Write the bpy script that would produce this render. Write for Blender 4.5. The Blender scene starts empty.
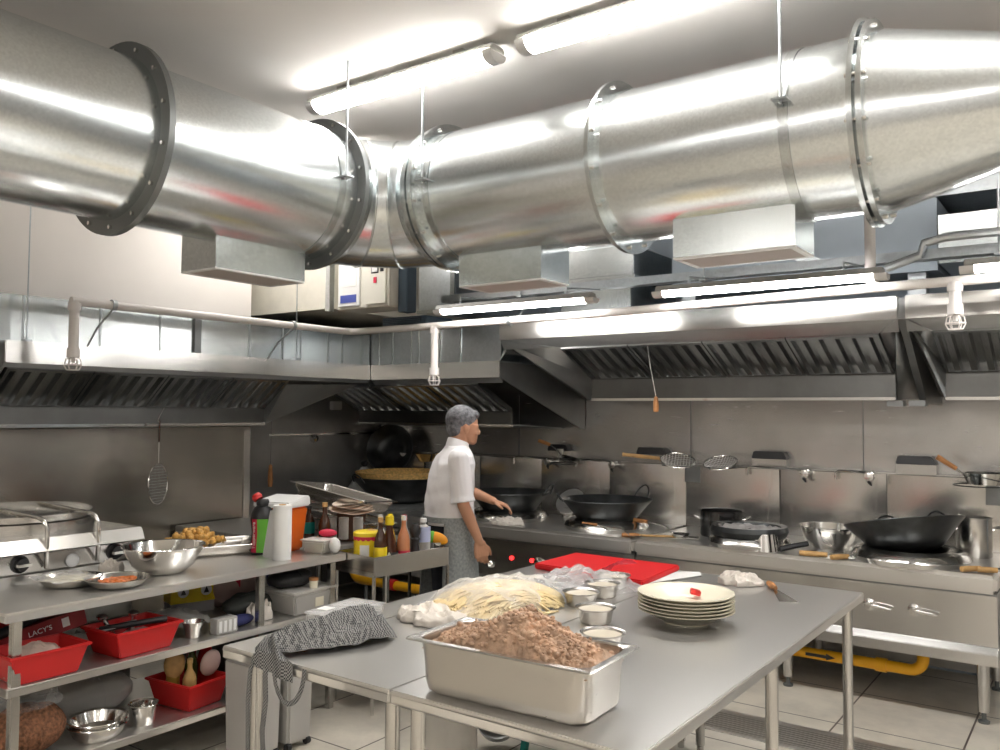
import bpy, bmesh, math, random
from mathutils import Vector, Matrix, Euler, noise
random.seed(7)
PI = math.pi
scene = bpy.context.scene
COL = scene.collection

# ------------------------------------------------------------------ camera, world, exposure
F_PX, YAW, PITCH, ROLL = 846.6, 0.62007, 0.0437273, 0.0068957
cd = bpy.data.cameras.new('camera'); cam = bpy.data.objects.new('camera', cd); COL.objects.link(cam)
cd.sensor_fit = 'HORIZONTAL'; cd.sensor_width = 36.0; cd.lens = F_PX / 1000.0 * 36.0
cd.clip_start = 0.05; cd.clip_end = 60
_f = Vector((-math.sin(YAW) * math.cos(PITCH), math.cos(YAW) * math.cos(PITCH), math.sin(PITCH)))
_r = Vector((math.cos(YAW), math.sin(YAW), 0)); _u = _r.cross(_f)
_r2 = _r * math.cos(ROLL) + _u * math.sin(ROLL); _u2 = _u * math.cos(ROLL) - _r * math.sin(ROLL)
cam.matrix_world = Matrix.Translation((0, 0, 1.65)) @ Matrix((_r2, _u2, -_f)).transposed().to_4x4()
scene.camera = cam

world = bpy.data.worlds.new('world'); scene.world = world; world.use_nodes = True
world.node_tree.nodes['Background'].inputs[0].default_value = (1.0, 0.97, 0.93, 1)
world.node_tree.nodes['Background'].inputs[1].default_value = 0.1

vs = scene.view_settings
vs.view_transform = 'Standard'; vs.look = 'None'; vs.gamma = 1.0; vs.use_curve_mapping = False
vs.exposure = 1.2
TUBE_CEIL = 18.0      # strength of the fluorescent tubes
TUBE_HOOD = 20.0
scene.cycles.use_denoising = True
scene.cycles.max_bounces = 8
scene.cycles.glossy_bounces = 5
scene.cycles.transparent_max_bounces = 12
scene.cycles.sample_clamp_indirect = 6.0
scene.cycles.caustics_reflective = False
scene.cycles.caustics_refractive = False

# ------------------------------------------------------------------ materials
def newmat(name):
    m = bpy.data.materials.new(name); m.use_nodes = True
    nt = m.node_tree; return m, nt, nt.nodes['Principled BSDF']
def N(nt, t, **kw):
    n = nt.nodes.new(t)
    for k, v in kw.items(): setattr(n, k, v)
    return n
def coords(nt, scale=(1, 1, 1), kind='Object'):
    tc = N(nt, 'ShaderNodeTexCoord'); mp = N(nt, 'ShaderNodeMapping'); mp.inputs['Scale'].default_value = scale
    nt.links.new(tc.outputs[kind], mp.inputs['Vector']); return mp.outputs['Vector']
def ramp(nt, src, stops):
    r = N(nt, 'ShaderNodeValToRGB'); e = r.color_ramp.elements
    while len(e) < len(stops): e.new(0.5)
    for el, (p, c) in zip(e, stops):
        el.position = p; el.color = (c, c, c, 1) if not hasattr(c, '__len__') else (*c, 1)
    nt.links.new(src, r.inputs['Fac']); return r.outputs['Color']
def bump(nt, bsdf, src, strength=0.2, dist=0.01):
    b = N(nt, 'ShaderNodeBump'); b.inputs['Strength'].default_value = strength; b.inputs['Distance'].default_value = dist
    nt.links.new(src, b.inputs['Height']); nt.links.new(b.outputs['Normal'], bsdf.inputs['Normal'])
def noisetex(nt, vec, scale=5, detail=3, rough=0.5):
    n = N(nt, 'ShaderNodeTexNoise'); n.inputs['Scale'].default_value = scale; n.inputs['Detail'].default_value = detail
    n.inputs['Roughness'].default_value = rough; nt.links.new(vec, n.inputs['Vector']); return n.outputs['Fac']
def plain(name, col, rough=0.5, metal=0.0, vary=0.0, vscale=8, bmp=0.0, bscale=40, spec=0.5, trans=0.0, sss=0):
    m, nt, b = newmat(name)
    b.inputs['Base Color'].default_value = (*col, 1); b.inputs['Roughness'].default_value = rough
    b.inputs['Metallic'].default_value = metal; b.inputs['Specular IOR Level'].default_value = spec
    v = coords(nt)
    if vary:
        f = noisetex(nt, v, vscale, 4)
        c = ramp(nt, f, [(0.3, tuple(x * (1 - vary) for x in col)), (0.7, tuple(min(1, x * (1 + vary)) for x in col))])
        nt.links.new(c, b.inputs['Base Color'])
    if bmp: bump(nt, b, noisetex(nt, v, bscale, 4), bmp, 0.01)
    if trans: b.inputs['Transmission Weight'].default_value = trans
    if sss: b.inputs['Subsurface Weight'].default_value = sss; b.inputs['Subsurface Radius'].default_value = (0.02, 0.01, 0.006)
    return m
def steel(name, col, rough, streak=(1, 1, 60), amount=0.12, scuff=0.0, bmp=0.02, stain=0.0, wave=0.0, metal=1.0, aniso=0.0):
    m, nt, b = newmat(name)
    b.inputs['Metallic'].default_value = metal
    v = coords(nt, streak); f = noisetex(nt, v, 6, 4, 0.6)
    amount *= .06; r = ramp(nt, f, [(0.25, max(0.03, rough - amount)), (0.75, rough + amount)])
    v2 = coords(nt)
    if scuff:
        g = noisetex(nt, v2, 4.5, 6, 0.65); mx = N(nt, 'ShaderNodeMath', operation='MULTIPLY_ADD')
        nt.links.new(g, mx.inputs[0]); mx.inputs[1].default_value = scuff; nt.links.new(r, mx.inputs[2]); nt.links.new(mx.outputs[0], b.inputs['Roughness'])
    else: nt.links.new(r, b.inputs['Roughness'])
    if stain:
        s = noisetex(nt, v2, 2.2, 5, 0.6)
        c = ramp(nt, s, [(0.3, tuple(x * (1 - stain) for x in col)), (0.65, col)]); nt.links.new(c, b.inputs['Base Color'])
    else: b.inputs['Base Color'].default_value = (*col, 1)
    if wave:
        w = noisetex(nt, coords(nt, (.7, .7, 3.0)), 1.6, 2, 0.4); bump(nt, b, w, wave * .4, 0.05)
    if aniso:
        b.inputs['Anisotropic'].default_value = aniso; tg = N(nt, 'ShaderNodeTangent', direction_type='RADIAL', axis='Z'); nt.links.new(tg.outputs[0], b.inputs['Tangent'])
    return m
def galv(name, col=(0.58, 0.61, 0.61), rough=0.24, scale=70, dirt=.3):
    m, nt, b = newmat(name); b.inputs['Metallic'].default_value = 1.0
    v = coords(nt); vo = N(nt, 'ShaderNodeTexVoronoi'); vo.inputs['Scale'].default_value = scale; nt.links.new(v, vo.inputs['Vector'])
    sep = N(nt, 'ShaderNodeSeparateColor'); nt.links.new(vo.outputs['Color'], sep.inputs['Color'])
    c = ramp(nt, sep.outputs['Red'], [(0.0, tuple(x * 0.93 for x in col)), (1.0, tuple(min(1, x * 1.05) for x in col))])
    big = noisetex(nt, v, 3, 4); mix = N(nt, 'ShaderNodeMix', data_type='RGBA', blend_type='MULTIPLY'); mix.inputs[0].default_value = dirt
    nt.links.new(c, mix.inputs[6]); nt.links.new(ramp(nt, big, [(0.3, 0.7), (0.7, 1.0)]), mix.inputs[7]); nt.links.new(mix.outputs[2], b.inputs['Base Color'])
    r = ramp(nt, sep.outputs['Green'], [(0.0, rough - 0.01), (1.0, rough + 0.01)]); nt.links.new(r, b.inputs['Roughness'])
    
    return m
def emit(name, col, s):
    m, nt, b = newmat(name); b.inputs['Base Color'].default_value = (*col, 1)
    b.inputs['Emission Color'].default_value = (*col, 1); b.inputs['Emission Strength'].default_value = s; return m
def film(name, col=(1, 1, 1), opac=0.25, rough=0.12, scale=14):
    m, nt, b = newmat(name); out = nt.nodes['Material Output']
    tr = N(nt, 'ShaderNodeBsdfTransparent'); tr.inputs[0].default_value = (*[0.5 + 0.5 * c for c in col], 1)
    b.inputs['Base Color'].default_value = (*col, 1); b.inputs['Roughness'].default_value = rough; b.inputs['Specular IOR Level'].default_value = 0.8
    v = coords(nt); f = noisetex(nt, v, scale, 5, 0.6); bump(nt, b, f, 0.6, 0.02)
    lw = N(nt, 'ShaderNodeLayerWeight'); lw.inputs[0].default_value = 0.35
    ad = N(nt, 'ShaderNodeMath', operation='MULTIPLY_ADD'); ad.inputs[1].default_value = 0.6; ad.inputs[2].default_value = opac; ad.use_clamp = True
    nt.links.new(lw.outputs['Facing'], ad.inputs[0])
    mx = N(nt, 'ShaderNodeMixShader'); nt.links.new(ad.outputs[0], mx.inputs[0]); nt.links.new(tr.outputs[0], mx.inputs[1]); nt.links.new(b.outputs[0], mx.inputs[2])
    nt.links.new(mx.outputs[0], out.inputs['Surface']); return m
def checkmat(name, c1, c2, scale):
    m, nt, b = newmat(name); v = coords(nt, kind='UV')
    ck = N(nt, 'ShaderNodeTexChecker'); ck.inputs['Scale'].default_value = scale
    ck.inputs['Color1'].default_value = (*c1, 1); ck.inputs['Color2'].default_value = (*c2, 1)
    nt.links.new(v, ck.inputs['Vector']); nt.links.new(ck.outputs['Color'], b.inputs['Base Color']); b.inputs['Roughness'].default_value = 0.9
    return m

M = {}
M['paint_white'] = plain('white_paint', (0.86, 0.82, 0.78), 0.7, vary=0.04, vscale=2)
M['paint_grey'] = plain('grey_wall_paint', (0.52, 0.505, 0.49), 0.6, vary=.1, vscale=3)
M['paint_ceiling'] = plain('ceiling_paint', (0.87, 0.855, 0.83), 0.75, vary=0.03, vscale=1.5)
M['paint_back'] = plain('blue_grey_paint', (0.38, 0.44, 0.5), 0.6, vary=0.08, vscale=3)
M['steel'] = steel('brushed_steel', (0.62, 0.61, 0.59), 0.21, (2, 2, 50), 0.08)
M['steel_table'] = steel('worktop_steel', (0.75, 0.735, 0.71), 0.29, (1.5, 30, 30), 0.07, scuff=0.035, bmp=0.01, metal=.88)
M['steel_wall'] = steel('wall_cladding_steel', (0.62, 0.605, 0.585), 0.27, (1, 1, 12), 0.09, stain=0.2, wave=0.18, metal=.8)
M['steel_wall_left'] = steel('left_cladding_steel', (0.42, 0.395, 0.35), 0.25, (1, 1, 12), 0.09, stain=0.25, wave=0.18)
M['steel_splash'] = steel('splashback_steel', (0.72, 0.70, 0.665), 0.24, (14, 1, 1), 0.09, stain=0.15, wave=0.0, metal=.9, aniso=.8)
M['steel_dark'] = steel('greasy_hood_steel', (0.33, 0.34, 0.34), 0.36, (1, 1, 8), 0.1, stain=0.3, wave=0.1, metal=.7)
M['steel_trough'] = steel('grease_trough_steel', (0.17, 0.17, 0.165), 0.34, (1, 1, 8), 0.1, stain=0.3, wave=0.1)
M['steel_filter'] = steel('filter_steel', (0.46, 0.47, 0.47), 0.26, (1, 1, 8), 0.1, stain=0.3)
M['steel_pol'] = steel('polished_steel', (0.74, 0.73, 0.71), 0.13, (1, 1, 20), 0.05, bmp=0.0)
M['steel_pan'] = steel('pan_steel', (0.58, 0.56, 0.53), 0.27, (4, 4, 30), 0.08)
M['galv'] = galv('galvanised_sheet')
M['galv_duct'] = galv('galvanised_duct', (0.77, 0.815, 0.83), 0.23, 110, .12)
M['galv_old'] = galv('weathered_galvanised', (0.5, 0.53, 0.55), 0.36, 60)
M['galv_cream'] = plain('cream_painted_sheet', (0.72, 0.69, 0.6), 0.5, vary=.06)
M['flange'] = plain('flange_iron', (0.2, 0.21, 0.21), 0.45, 0.7)
M['grille'] = plain('pale_grille', (.62, .56, .53), .6)
M['rubber'] = plain('black_gasket', (0.045, 0.045, 0.05), 0.6)
M['iron'] = plain('wok_iron', (0.06, 0.064, 0.066), 0.32, 0.7, vary=0.5, vscale=6)
M['black'] = plain('black_plastic', (0.02, 0.02, 0.022), 0.4)
M['red'] = plain('red_plastic', (0.62, 0.02, 0.02), 0.4)
M['red_board'] = plain('red_board', (0.75, 0.008, 0.012), 0.5)
M['yellow'] = plain('yellow_pipe_paint', (0.85, 0.42, 0.01), 0.4)
M['lemon'] = plain('yellow_label', (0.9, 0.68, 0.02), 0.4)
M['white'] = plain('white_plastic', (0.85, 0.85, 0.84), 0.4)
M['pipe_white'] = plain('white_pipe_paint', (0.78, 0.74, 0.71), 0.45)
M['cream'] = plain('cream_china', (0.82, 0.77, 0.62), 0.22)
M['wood'] = plain('wood_handle', (0.45, 0.2, 0.07), 0.6, vary=0.3, vscale=20)
M['wood_pale'] = plain('pale_wood', (0.6, 0.36, 0.14), 0.6, vary=0.2, vscale=20)
M['cloth'] = plain('white_cloth', (0.8, 0.74, 0.67), 0.95, bmp=0.3, bscale=90)
M['paper'] = plain('white_paper', (0.86, 0.86, 0.84), 0.8)
M['meat'] = plain('minced_meat', (0.56, 0.37, 0.25), 0.5, vary=0.35, vscale=22, bmp=0.5, bscale=90)
M['fried'] = plain('fried_batter', (0.62, 0.34, 0.08), 0.55, vary=0.35, vscale=40, bmp=0.6, bscale=120)
M['noodle'] = plain('noodles', (0.84, 0.68, 0.38), 0.5, vary=0.1, vscale=20)
M['sauce'] = plain('cream_sauce', (0.78, 0.71, 0.58), 0.25)
M['orange_sauce'] = plain('orange_sauce', (0.6, 0.16, 0.03), 0.35, vary=0.4, vscale=40, bmp=0.5, bscale=60)
M['batter'] = plain('pale_batter', (0.72, 0.66, 0.46), 0.5, vary=0.2, vscale=60, bmp=0.4)
M['orange'] = plain('orange_plastic', (0.72, 0.13, 0.01), 0.42)
M['film'] = film('clear_plastic', (1, 1, 1), 0.05)
M['film_red'] = film('red_printed_plastic', (0.75, 0.1, 0.15), 0.4)
M['box_clear'] = film('translucent_box', (0.86, 0.84, 0.80), 0.34, 0.3, 3)
M['grey_plastic'] = plain('grey_plastic', (0.5, 0.49, 0.47), 0.5)
M['glassb'] = plain('dark_bottle', (0.05, 0.016, 0.006), 0.12)
M['spice'] = plain('brown_spice', (0.25, 0.11, 0.055), 0.8, vary=0.6, vscale=70, bmp=1.0, bscale=70)
M['skin'] = plain('skin', (0.55, 0.285, 0.175), 0.5, vary=0.08, vscale=12, sss=0.05)
M['hair'] = plain('grey_hair', (0.13, 0.13, 0.14), 0.7, vary=0.55, vscale=45, bmp=0.7, bscale=110)
M['shirt'] = plain('white_shirt', (0.86, 0.84, 0.85), 0.85, bmp=0.25, bscale=18)
M['apron'] = plain('grey_checked_apron', (0.3, 0.32, 0.32), 0.9, vary=0.25, vscale=70)
M['trousers'] = plain('dark_trousers', (0.015, 0.017, 0.025), 0.85)
M['rope'] = plain('bamboo_weave', (0.72, 0.46, 0.16), 0.7, vary=0.3, vscale=50, bmp=0.4)
M['blue'] = plain('navy_cloth', (0.03, 0.035, 0.14), 0.7)
M['green'] = plain('green_label', (0.15, 0.5, 0.05), 0.45)
M['crimson'] = plain('crimson_label', (0.65, 0.02, 0.07), 0.45)
M['teal'] = plain('teal_plastic', (0.0, 0.25, 0.22), 0.45)
M['darkred'] = plain('dark_red_card', (0.25, 0.012, 0.018), 0.5)
M['pink'] = plain('pale_pink_bag', (0.5, 0.36, 0.33), 0.5, vary=0.1)
M['parchment'] = plain('parchment', (0.9, 0.72, 0.58), 0.7, vary=0.15)
M['unit_white'] = plain('cream_enamel', (0.72, 0.7, 0.62), 0.4)
M['unit_dark'] = plain('dark_blue_metal', (0.06, 0.085, 0.11), 0.5, 0.3)
M['tube'] = emit('fluorescent_tube', (1.0, 0.965, 0.92), TUBE_CEIL)
M['tube2'] = emit('hood_light_tube', (1.0, 0.98, 0.95), TUBE_HOOD)
M['red_led'] = emit('red_indicator', (1.0, 0.02, 0.02), 2.0)
M['gingham'] = checkmat('gingham', (0.02, 0.022, 0.025), (0.72, 0.72, 0.7), 90)

def floor_mat():
    m, nt, b = newmat('floor_tiles'); v = coords(nt)
    br = N(nt, 'ShaderNodeTexBrick'); br.offset = 0.0
    br.inputs['Scale'].default_value = 1.0; br.inputs['Brick Width'].default_value = 0.6; br.inputs['Row Height'].default_value = 0.6
    br.inputs['Mortar Size'].default_value = 0.005
    br.inputs['Color1'].default_value = (0.82, 0.76, 0.65, 1); br.inputs['Color2'].default_value = (0.78, 0.72, 0.62, 1); br.inputs['Mortar'].default_value = (0.13, 0.1, 0.08, 1)
    nt.links.new(v, br.inputs['Vector'])
    d = noisetex(nt, v, 2.5, 6, 0.65); mix = N(nt, 'ShaderNodeMix', data_type='RGBA', blend_type='MULTIPLY'); mix.inputs[0].default_value = 0.7
    nt.links.new(br.outputs['Color'], mix.inputs[6]); nt.links.new(ramp(nt, d, [(0.3, 0.6), (0.6, 1.0)]), mix.inputs[7]); nt.links.new(mix.outputs[2], b.inputs['Base Color'])
    b.inputs['Roughness'].default_value = 0.35
    return m
M['floor'] = floor_mat()

# ------------------------------------------------------------------ mesh helpers
class B:
    def __init__(s): s.v = []; s.f = []
    def add(s, vs, fs):
        o = len(s.v); s.v += [tuple(v) for v in vs]; s.f += [tuple(i + o for i in f) for f in fs]; return s
    def box(s, x0, x1, y0, y1, z0, z1):
        x0, x1 = sorted((x0, x1)); y0, y1 = sorted((y0, y1)); z0, z1 = sorted((z0, z1))
        return s.add([(x0, y0, z0), (x1, y0, z0), (x1, y1, z0), (x0, y1, z0), (x0, y0, z1), (x1, y0, z1), (x1, y1, z1), (x0, y1, z1)],
                     [(0, 3, 2, 1), (4, 5, 6, 7), (0, 1, 5, 4), (1, 2, 6, 5), (2, 3, 7, 6), (3, 0, 4, 7)])
    def hexa(s, bot, top):   # four bottom points, four top points
        return s.add(list(bot) + list(top), [(0, 3, 2, 1), (4, 5, 6, 7), (0, 1, 5, 4), (1, 2, 6, 5), (2, 3, 7, 6), (3, 0, 4, 7)])
    def loft(s, rings, cap=True, closed=False):
        n = len(rings[0]); vs = [p for r in rings for p in r]; fs = []
        R = len(rings)
        for i in range(R if closed else R - 1):
            a, b = i * n, ((i + 1) % R) * n
            for j in range(n): fs.append((a + j, a + (j + 1) % n, b + (j + 1) % n, b + j))
        if cap and not closed:
            fs.append(tuple(range(n - 1, -1, -1))); fs.append(tuple(range((R - 1) * n, R * n)))
        return s.add(vs, fs)
    def tube(s, pts, r, n=8, closed=False, cap=True):
        P = [Vector(p) for p in pts]; k = len(P); rings = []; up = None
        rr = r if hasattr(r, '__len__') else [r] * k
        for i in range(k):
            a = P[(i - 1) % k] if (closed or i > 0) else P[i]; b = P[(i + 1) % k] if (closed or i < k - 1) else P[i]
            t = (b - a).normalized()
            if up is None:
                up = Vector((0, 0, 1)) if abs(t.z) < 0.9 else Vector((1, 0, 0))
            sx = t.cross(up)
            if sx.length < 1e-4: sx = t.orthogonal()
            sx.normalize(); up = sx.cross(t).normalized()
            rings.append([P[i] + (sx * math.cos(2 * PI * j / n) + up * math.sin(2 * PI * j / n)) * rr[i] for j in range(n)])
        return s.loft(rings, cap, closed)
    def lathe(s, prof, n=32, c=(0, 0, 0), axis='z', cap=True):
        rings = []
        for r, z in prof:
            ring = []
            for j in range(n):
                a = 2 * PI * j / n; x, y = max(r, 1e-4) * math.cos(a), max(r, 1e-4) * math.sin(a)
                p = {'z': (x, y, z), 'x': (z, x, y), 'y': (y, z, x)}[axis]
                ring.append((p[0] + c[0], p[1] + c[1], p[2] + c[2]))
            rings.append(ring)
        return s.loft(rings, cap)
    def prism(s, poly, a, b, axis='x'):
        def p3(p, t): return {'x': (t, p[0], p[1]), 'y': (p[0], t, p[1]), 'z': (p[0], p[1], t)}[axis]
        return s.loft([[p3(p, a) for p in poly], [p3(p, b) for p in poly]])
    def ball(s, c, r, n=12, m=8, sc=(1, 1, 1)):
        rings = []
        for i in range(m + 1):
            t = PI * i / m; rings.append([(c[0] + r * sc[0] * max(math.sin(t), 1e-3) * math.cos(2 * PI * j / n), c[1] + r * sc[1] * max(math.sin(t), 1e-3) * math.sin(2 * PI * j / n), c[2] - r * sc[2] * math.cos(t)) for j in range(n)])
        return s.loft(rings)
    def grid(s, fn, nu, nv):
        vs = [fn(i / nu, j / nv) for i in range(nu + 1) for j in range(nv + 1)]
        return s.add(vs, [(i * (nv + 1) + j, (i + 1) * (nv + 1) + j, (i + 1) * (nv + 1) + j + 1, i * (nv + 1) + j + 1) for i in range(nu) for j in range(nv)])
    def xf(s, m):
        s.v = [tuple(m @ Vector(v)) for v in s.v]; return s
    def build(s, name, mat, parent=None, loc=None, ang=35, bevel=0.0, label=None, uv=None):
        me = bpy.data.meshes.new(name)
        me.from_pydata(s.v, [], s.f)
        bm = bmesh.new(); bm.from_mesh(me)
        bmesh.ops.remove_doubles(bm, verts=bm.verts, dist=2e-5)
        bmesh.ops.recalc_face_normals(bm, faces=bm.faces)
        if bevel:
            ed = [e for e in bm.edges if len(e.link_faces) == 2 and e.calc_face_angle(0) > 0.6]
            bmesh.ops.bevel(bm, geom=ed, offset=bevel, segments=2, affect='EDGES', clamp_overlap=True)
        bm.to_mesh(me); bm.free()
        for p in me.polygons: p.use_smooth = True
        me.set_sharp_from_angle(angle=math.radians(ang))
        me.materials.append(M[mat] if isinstance(mat, str) else mat)
        o = bpy.data.objects.new(name, me); COL.objects.link(o)
        if parent: o.parent = parent
        if loc: o.location = loc
        if label: o['label'] = label
        return o

def thing(name, label, cat, loc=(0, 0, 0), rz=0.0, group=None, rot=None):
    o = bpy.data.objects.new(name, None); COL.objects.link(o); o.empty_display_size = 0.05
    o.location = loc; o.rotation_euler = rot if rot else (0, 0, rz)
    o['label'] = label; o['category'] = cat
    if group: o['group'] = group
    return o
def tag(o, label, cat, group=None, kind=None):
    o['label'] = label; o['category'] = cat
    if group: o['group'] = group
    if kind: o['kind'] = kind
    return o
def struct(o): o['kind'] = 'structure'; return o
def dup(root, loc=None, rz=None, label=None, group=None, rot=None):
    r = root.copy(); COL.objects.link(r)
    if loc is not None: r.location = loc
    if rz is not None: r.rotation_euler = (0, 0, rz)
    if rot is not None: r.rotation_euler = rot
    if label: r['label'] = label
    if group: r['group'] = group
    for ch in list(root.children):
        c = ch.copy(); COL.objects.link(c); c.parent = r
        for g in list(ch.children):
            d = g.copy(); COL.objects.link(d); d.parent = c
    return r
def arc(c, r, a0, a1, n, plane='xz'):
    out = []
    for i in range(n + 1):
        a = a0 + (a1 - a0) * i / n; u, w = r * math.cos(a), r * math.sin(a)
        out.append({'xz': (c[0] + u, c[1], c[2] + w), 'xy': (c[0] + u, c[1] + w, c[2]), 'yz': (c[0], c[1] + u, c[2] + w)}[plane])
    return out
def text(body, size, name, mat, parent, loc, rot, extrude=0.0006):
    cu = bpy.data.curves.new(name, 'FONT'); cu.body = body; cu.size = size; cu.extrude = extrude; cu.align_x = 'CENTER'; cu.align_y = 'CENTER'
    tmp = bpy.data.objects.new(name, cu); COL.objects.link(tmp); dg = bpy.context.evaluated_depsgraph_get(); me = bpy.data.meshes.new_from_object(tmp.evaluated_get(dg)); bpy.data.objects.remove(tmp)
    me.materials.clear(); me.materials.append(M[mat]); o = bpy.data.objects.new(name, me); COL.objects.link(o); o.parent = parent; o.location = loc; o.rotation_euler = rot; return o
def fbm(x, y, z=0.0, o=4): return noise.fractal(Vector((x, y, z)), 1.0, 2.0, o)

# room limits
XW, YB, ZC = -5.9, 6.2, 3.42
XN, XD, YN = -5.3, -7.0, 4.14      # near left wall, deep recess, end of near wall
XR, YF = 3.2, -3.6

# ------------------------------------------------------------------ structure
struct(B().box(XD - .1, XR + .1, YF - .1, YB + .1, -0.1, 0).build('floor', 'floor'))
struct(B().box(XD - .1, XR + .1, YF - .1, YB + .1, ZC, ZC + .1).build('ceiling', 'paint_ceiling'))
struct(B().box(XD, XN, YF - .1, YN, 0, ZC).build('wall_left', 'paint_white'))
struct(B().box(XD, XW, YN, YB, 0, 2.0).build('wall_left', 'paint_white'))
struct(B().box(XD - .1, XD, YF - .1, YB + .1, 0, ZC).build('wall_left', 'paint_white'))
struct(B().box(XD, XR, YB, YB + .1, 0, ZC).build('wall_back', 'paint_back'))

struct(B().box(XR, XR + .1, YF - .1, YB + .1, 0, ZC).build('wall_right', 'paint_grey'))
struct(B().box(XD, XR, YF - .1, YF, 0, ZC).build('wall_front', 'paint_grey'))
# stainless cladding on the walls
t = thing('wall_panel', 'brown-grey stainless wall cladding with vertical edge trim under the left hood', 'wall panel', (XN, 0, 0))
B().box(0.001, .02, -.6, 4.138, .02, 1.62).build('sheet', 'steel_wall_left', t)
B().box(.02, .03, 4.08, 4.138, .02, 1.5).build('edge_trim', 'steel', t, bevel=.003)
M['corner_steel'] = steel('corner_cladding_steel', (0.44, 0.44, 0.43), 0.3, (1, 1, 8), 0.1, stain=0.3, wave=0.1, metal=.7)
t = thing('wall_panel', 'dark stainless cladding in the corner left of the hung black wok', 'wall panel', (XW, 0, 0))
B().box(0.001, .02, YN + .02, YB - .025, .02, 1.98).build('sheet', 'corner_steel', t)
B().box(.02, .035, 4.8, 6.1, 1.43, 1.445).build('edge_trim', 'steel_pol', t)
B().lathe([(.0, 0), (.035, .0), (.04, .02), (.03, .05), (.0, .06)], 16, (.02, 5.3, 1.40), 'x').build('glint_stud', 'steel_pol', t)  # unlit polished stud added to stand in for a small specular glint
B().box(.02, .07, 5.5, 5.62, 1.66, 1.74).build('switch_box', 'white', t, bevel=.006)
t = thing('wall_panel', 'upper stainless cladding along the back wall above the splash guard', 'wall panel', (0, YB, 0))
B().box(XW + .03, .9, -.02, -.001, 0.02, 2.3).build('sheet', 'steel_wall', t)
for i, x in enumerate((-4.2, -2.6, -1.35)):
    B().box(x - .004, x + .004, -.0215, -.019, .8, 1.8).build('seam', 'steel_dark', t)

# floor drain
t = thing('floor_drain', 'long slotted steel drain grating set in the tiles beside the range', 'drain', (0, 0, 0))
B().box(-3.2, 1.2, 4.30, 4.34, .0005, .004).box(-3.2, 1.2, 4.60, 4.64, .0005, .004).build('frame', 'steel_table', t)
B().box(-3.2, 1.2, 4.34, 4.60, .0005, .001).build('channel', 'black', t)
bb = B()
for i in range(9): bb.box(-3.2, 1.2, 4.345 + i * .029, 4.345 + i * .029 + .018, .002, .005)
bb.build('grating', 'steel_table', t)

# ------------------------------------------------------------------ extraction hoods
def baffle(x0, x1, a, b, parent, mat='steel_filter'):
    # one louvred filter between front-top point a and back-bottom point b (y, z)
    n = 5; w = x1 - x0
    dy, dz = b[0] - a[0], b[1] - a[1]; L = math.hypot(dy, dz); ny, nz = -dz / L * -1, dy / L * -1   # normal pointing down-front
    ny, nz = (dz / L, -dy / L)
    def pt(x, s, h): return (x, a[0] + dy * s + ny * h, a[1] + dz * s + nz * h)
    bb = B()
    def slab(xa, xb, s0, s1, h0, h1, taper=0.0):
        bb.hexa([pt(xa, s0, h0), pt(xb, s0, h0), pt(xb, s1, h0), pt(xa, s1, h0)],
                [pt(xa + taper, s0, h1), pt(xb - taper, s0, h1), pt(xb - taper, s1, h1), pt(xa + taper, s1, h1)])
    slab(x0 + .004, x1 - .004, 0, 1, -.02, -.014)
    slab(x0 + .004, x0 + .022, 0, 1, -.014, .014); slab(x1 - .022, x1 - .004, 0, 1, -.014, .014)
    slab(x0 + .022, x1 - .022, 0, .05, -.014, .014); slab(x0 + .022, x1 - .022, .95, 1, -.014, .014)
    p = (w - .06) / n
    for i in range(n):
        xs = x0 + .03 + p * (i + .15); slab(xs, xs + p * .62, .05, .95, -.012, .012, .010)
    f = bb.build('baffle_filter', mat, parent, ang=20)
    return f
def hood(name, label, L0, L1, D, zf0, zf1, fa, fb, tz, wz, loc, rz, ends=(True, True), filt0=None, filt1=None, knock=0.0):
    t = thing(name, label, 'range hood', loc, rz)
    B().box(L0, L1, 0, .018, zf0, zf1).build('fascia', 'steel', t, bevel=.004)
    B().prism([(.018, zf1 - .012), (D, zf1 - .012), (D, zf1), (.018, zf1)], L0, L1).build('roof', 'galv_old', t)
    B().prism([(.018, zf0), (.018, zf0 + .01), (fa[0], fa[1] + .012), (fa[0], fa[1])], L0, L1).build('lip', 'steel_dark', t)
    x0 = filt0 if filt0 is not None else L0 + .02; x1 = filt1 if filt1 is not None else L1 - .02
    n = max(1, round((x1 - x0) / .5)); w = (x1 - x0) / n
    for i in range(n): baffle(x0 + i * w, x0 + (i + 1) * w, fa, fb, t)
    tr = B().box(x0, x1, fb[0], fb[0] + .015, tz, fb[1]).box(x0, x1, fb[0] - .012, fb[0] + .015, fb[1] - .012, fb[1] + .004).build('grease_trough', 'steel_trough', t, bevel=.002)
    B().box(x0, x1, fb[0] - .02, fb[0] + .02, tz - .014, tz + .004).build('rail', 'steel_pol', t, bevel=.004)
    B().prism([(fb[0] + .02, tz - .004), (D, wz - .004), (D, wz + .006), (fb[0] + .02, tz + .006)], x0, x1).build('back_plate', 'steel_dark', t)
    poly = [(.018, zf0), (.018, zf1 - .012), (D - .002, zf1 - .012), (D - .002, wz), (D - .06, wz)]
    for k, e in enumerate(ends):
        if e:
            xx = L0 if k == 0 else L1 - .012
            B().prism(poly, xx, xx + .012).build('end_panel', 'steel_dark', t)
    return t
hood('extractor_hood', 'long low steel hood along the left wall with slanted filters', 2.15, 4.93, .475, 1.90, 2.02, (.03, 1.875), (.30, 1.67), 1.555, 1.53, (-4.8, 0, 0), PI / 2, (True, False), filt1=4.12)
B().loft([[(4.12, .30, 1.55), (4.12, .30, 1.67), (4.12, .06, 1.84)], [(4.14, .31, 1.55), (4.85, .16, 1.84), (4.85, .06, 1.86)]]).build('corner_plate', 'steel_dark', bpy.data.objects['extractor_hood'])
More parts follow.
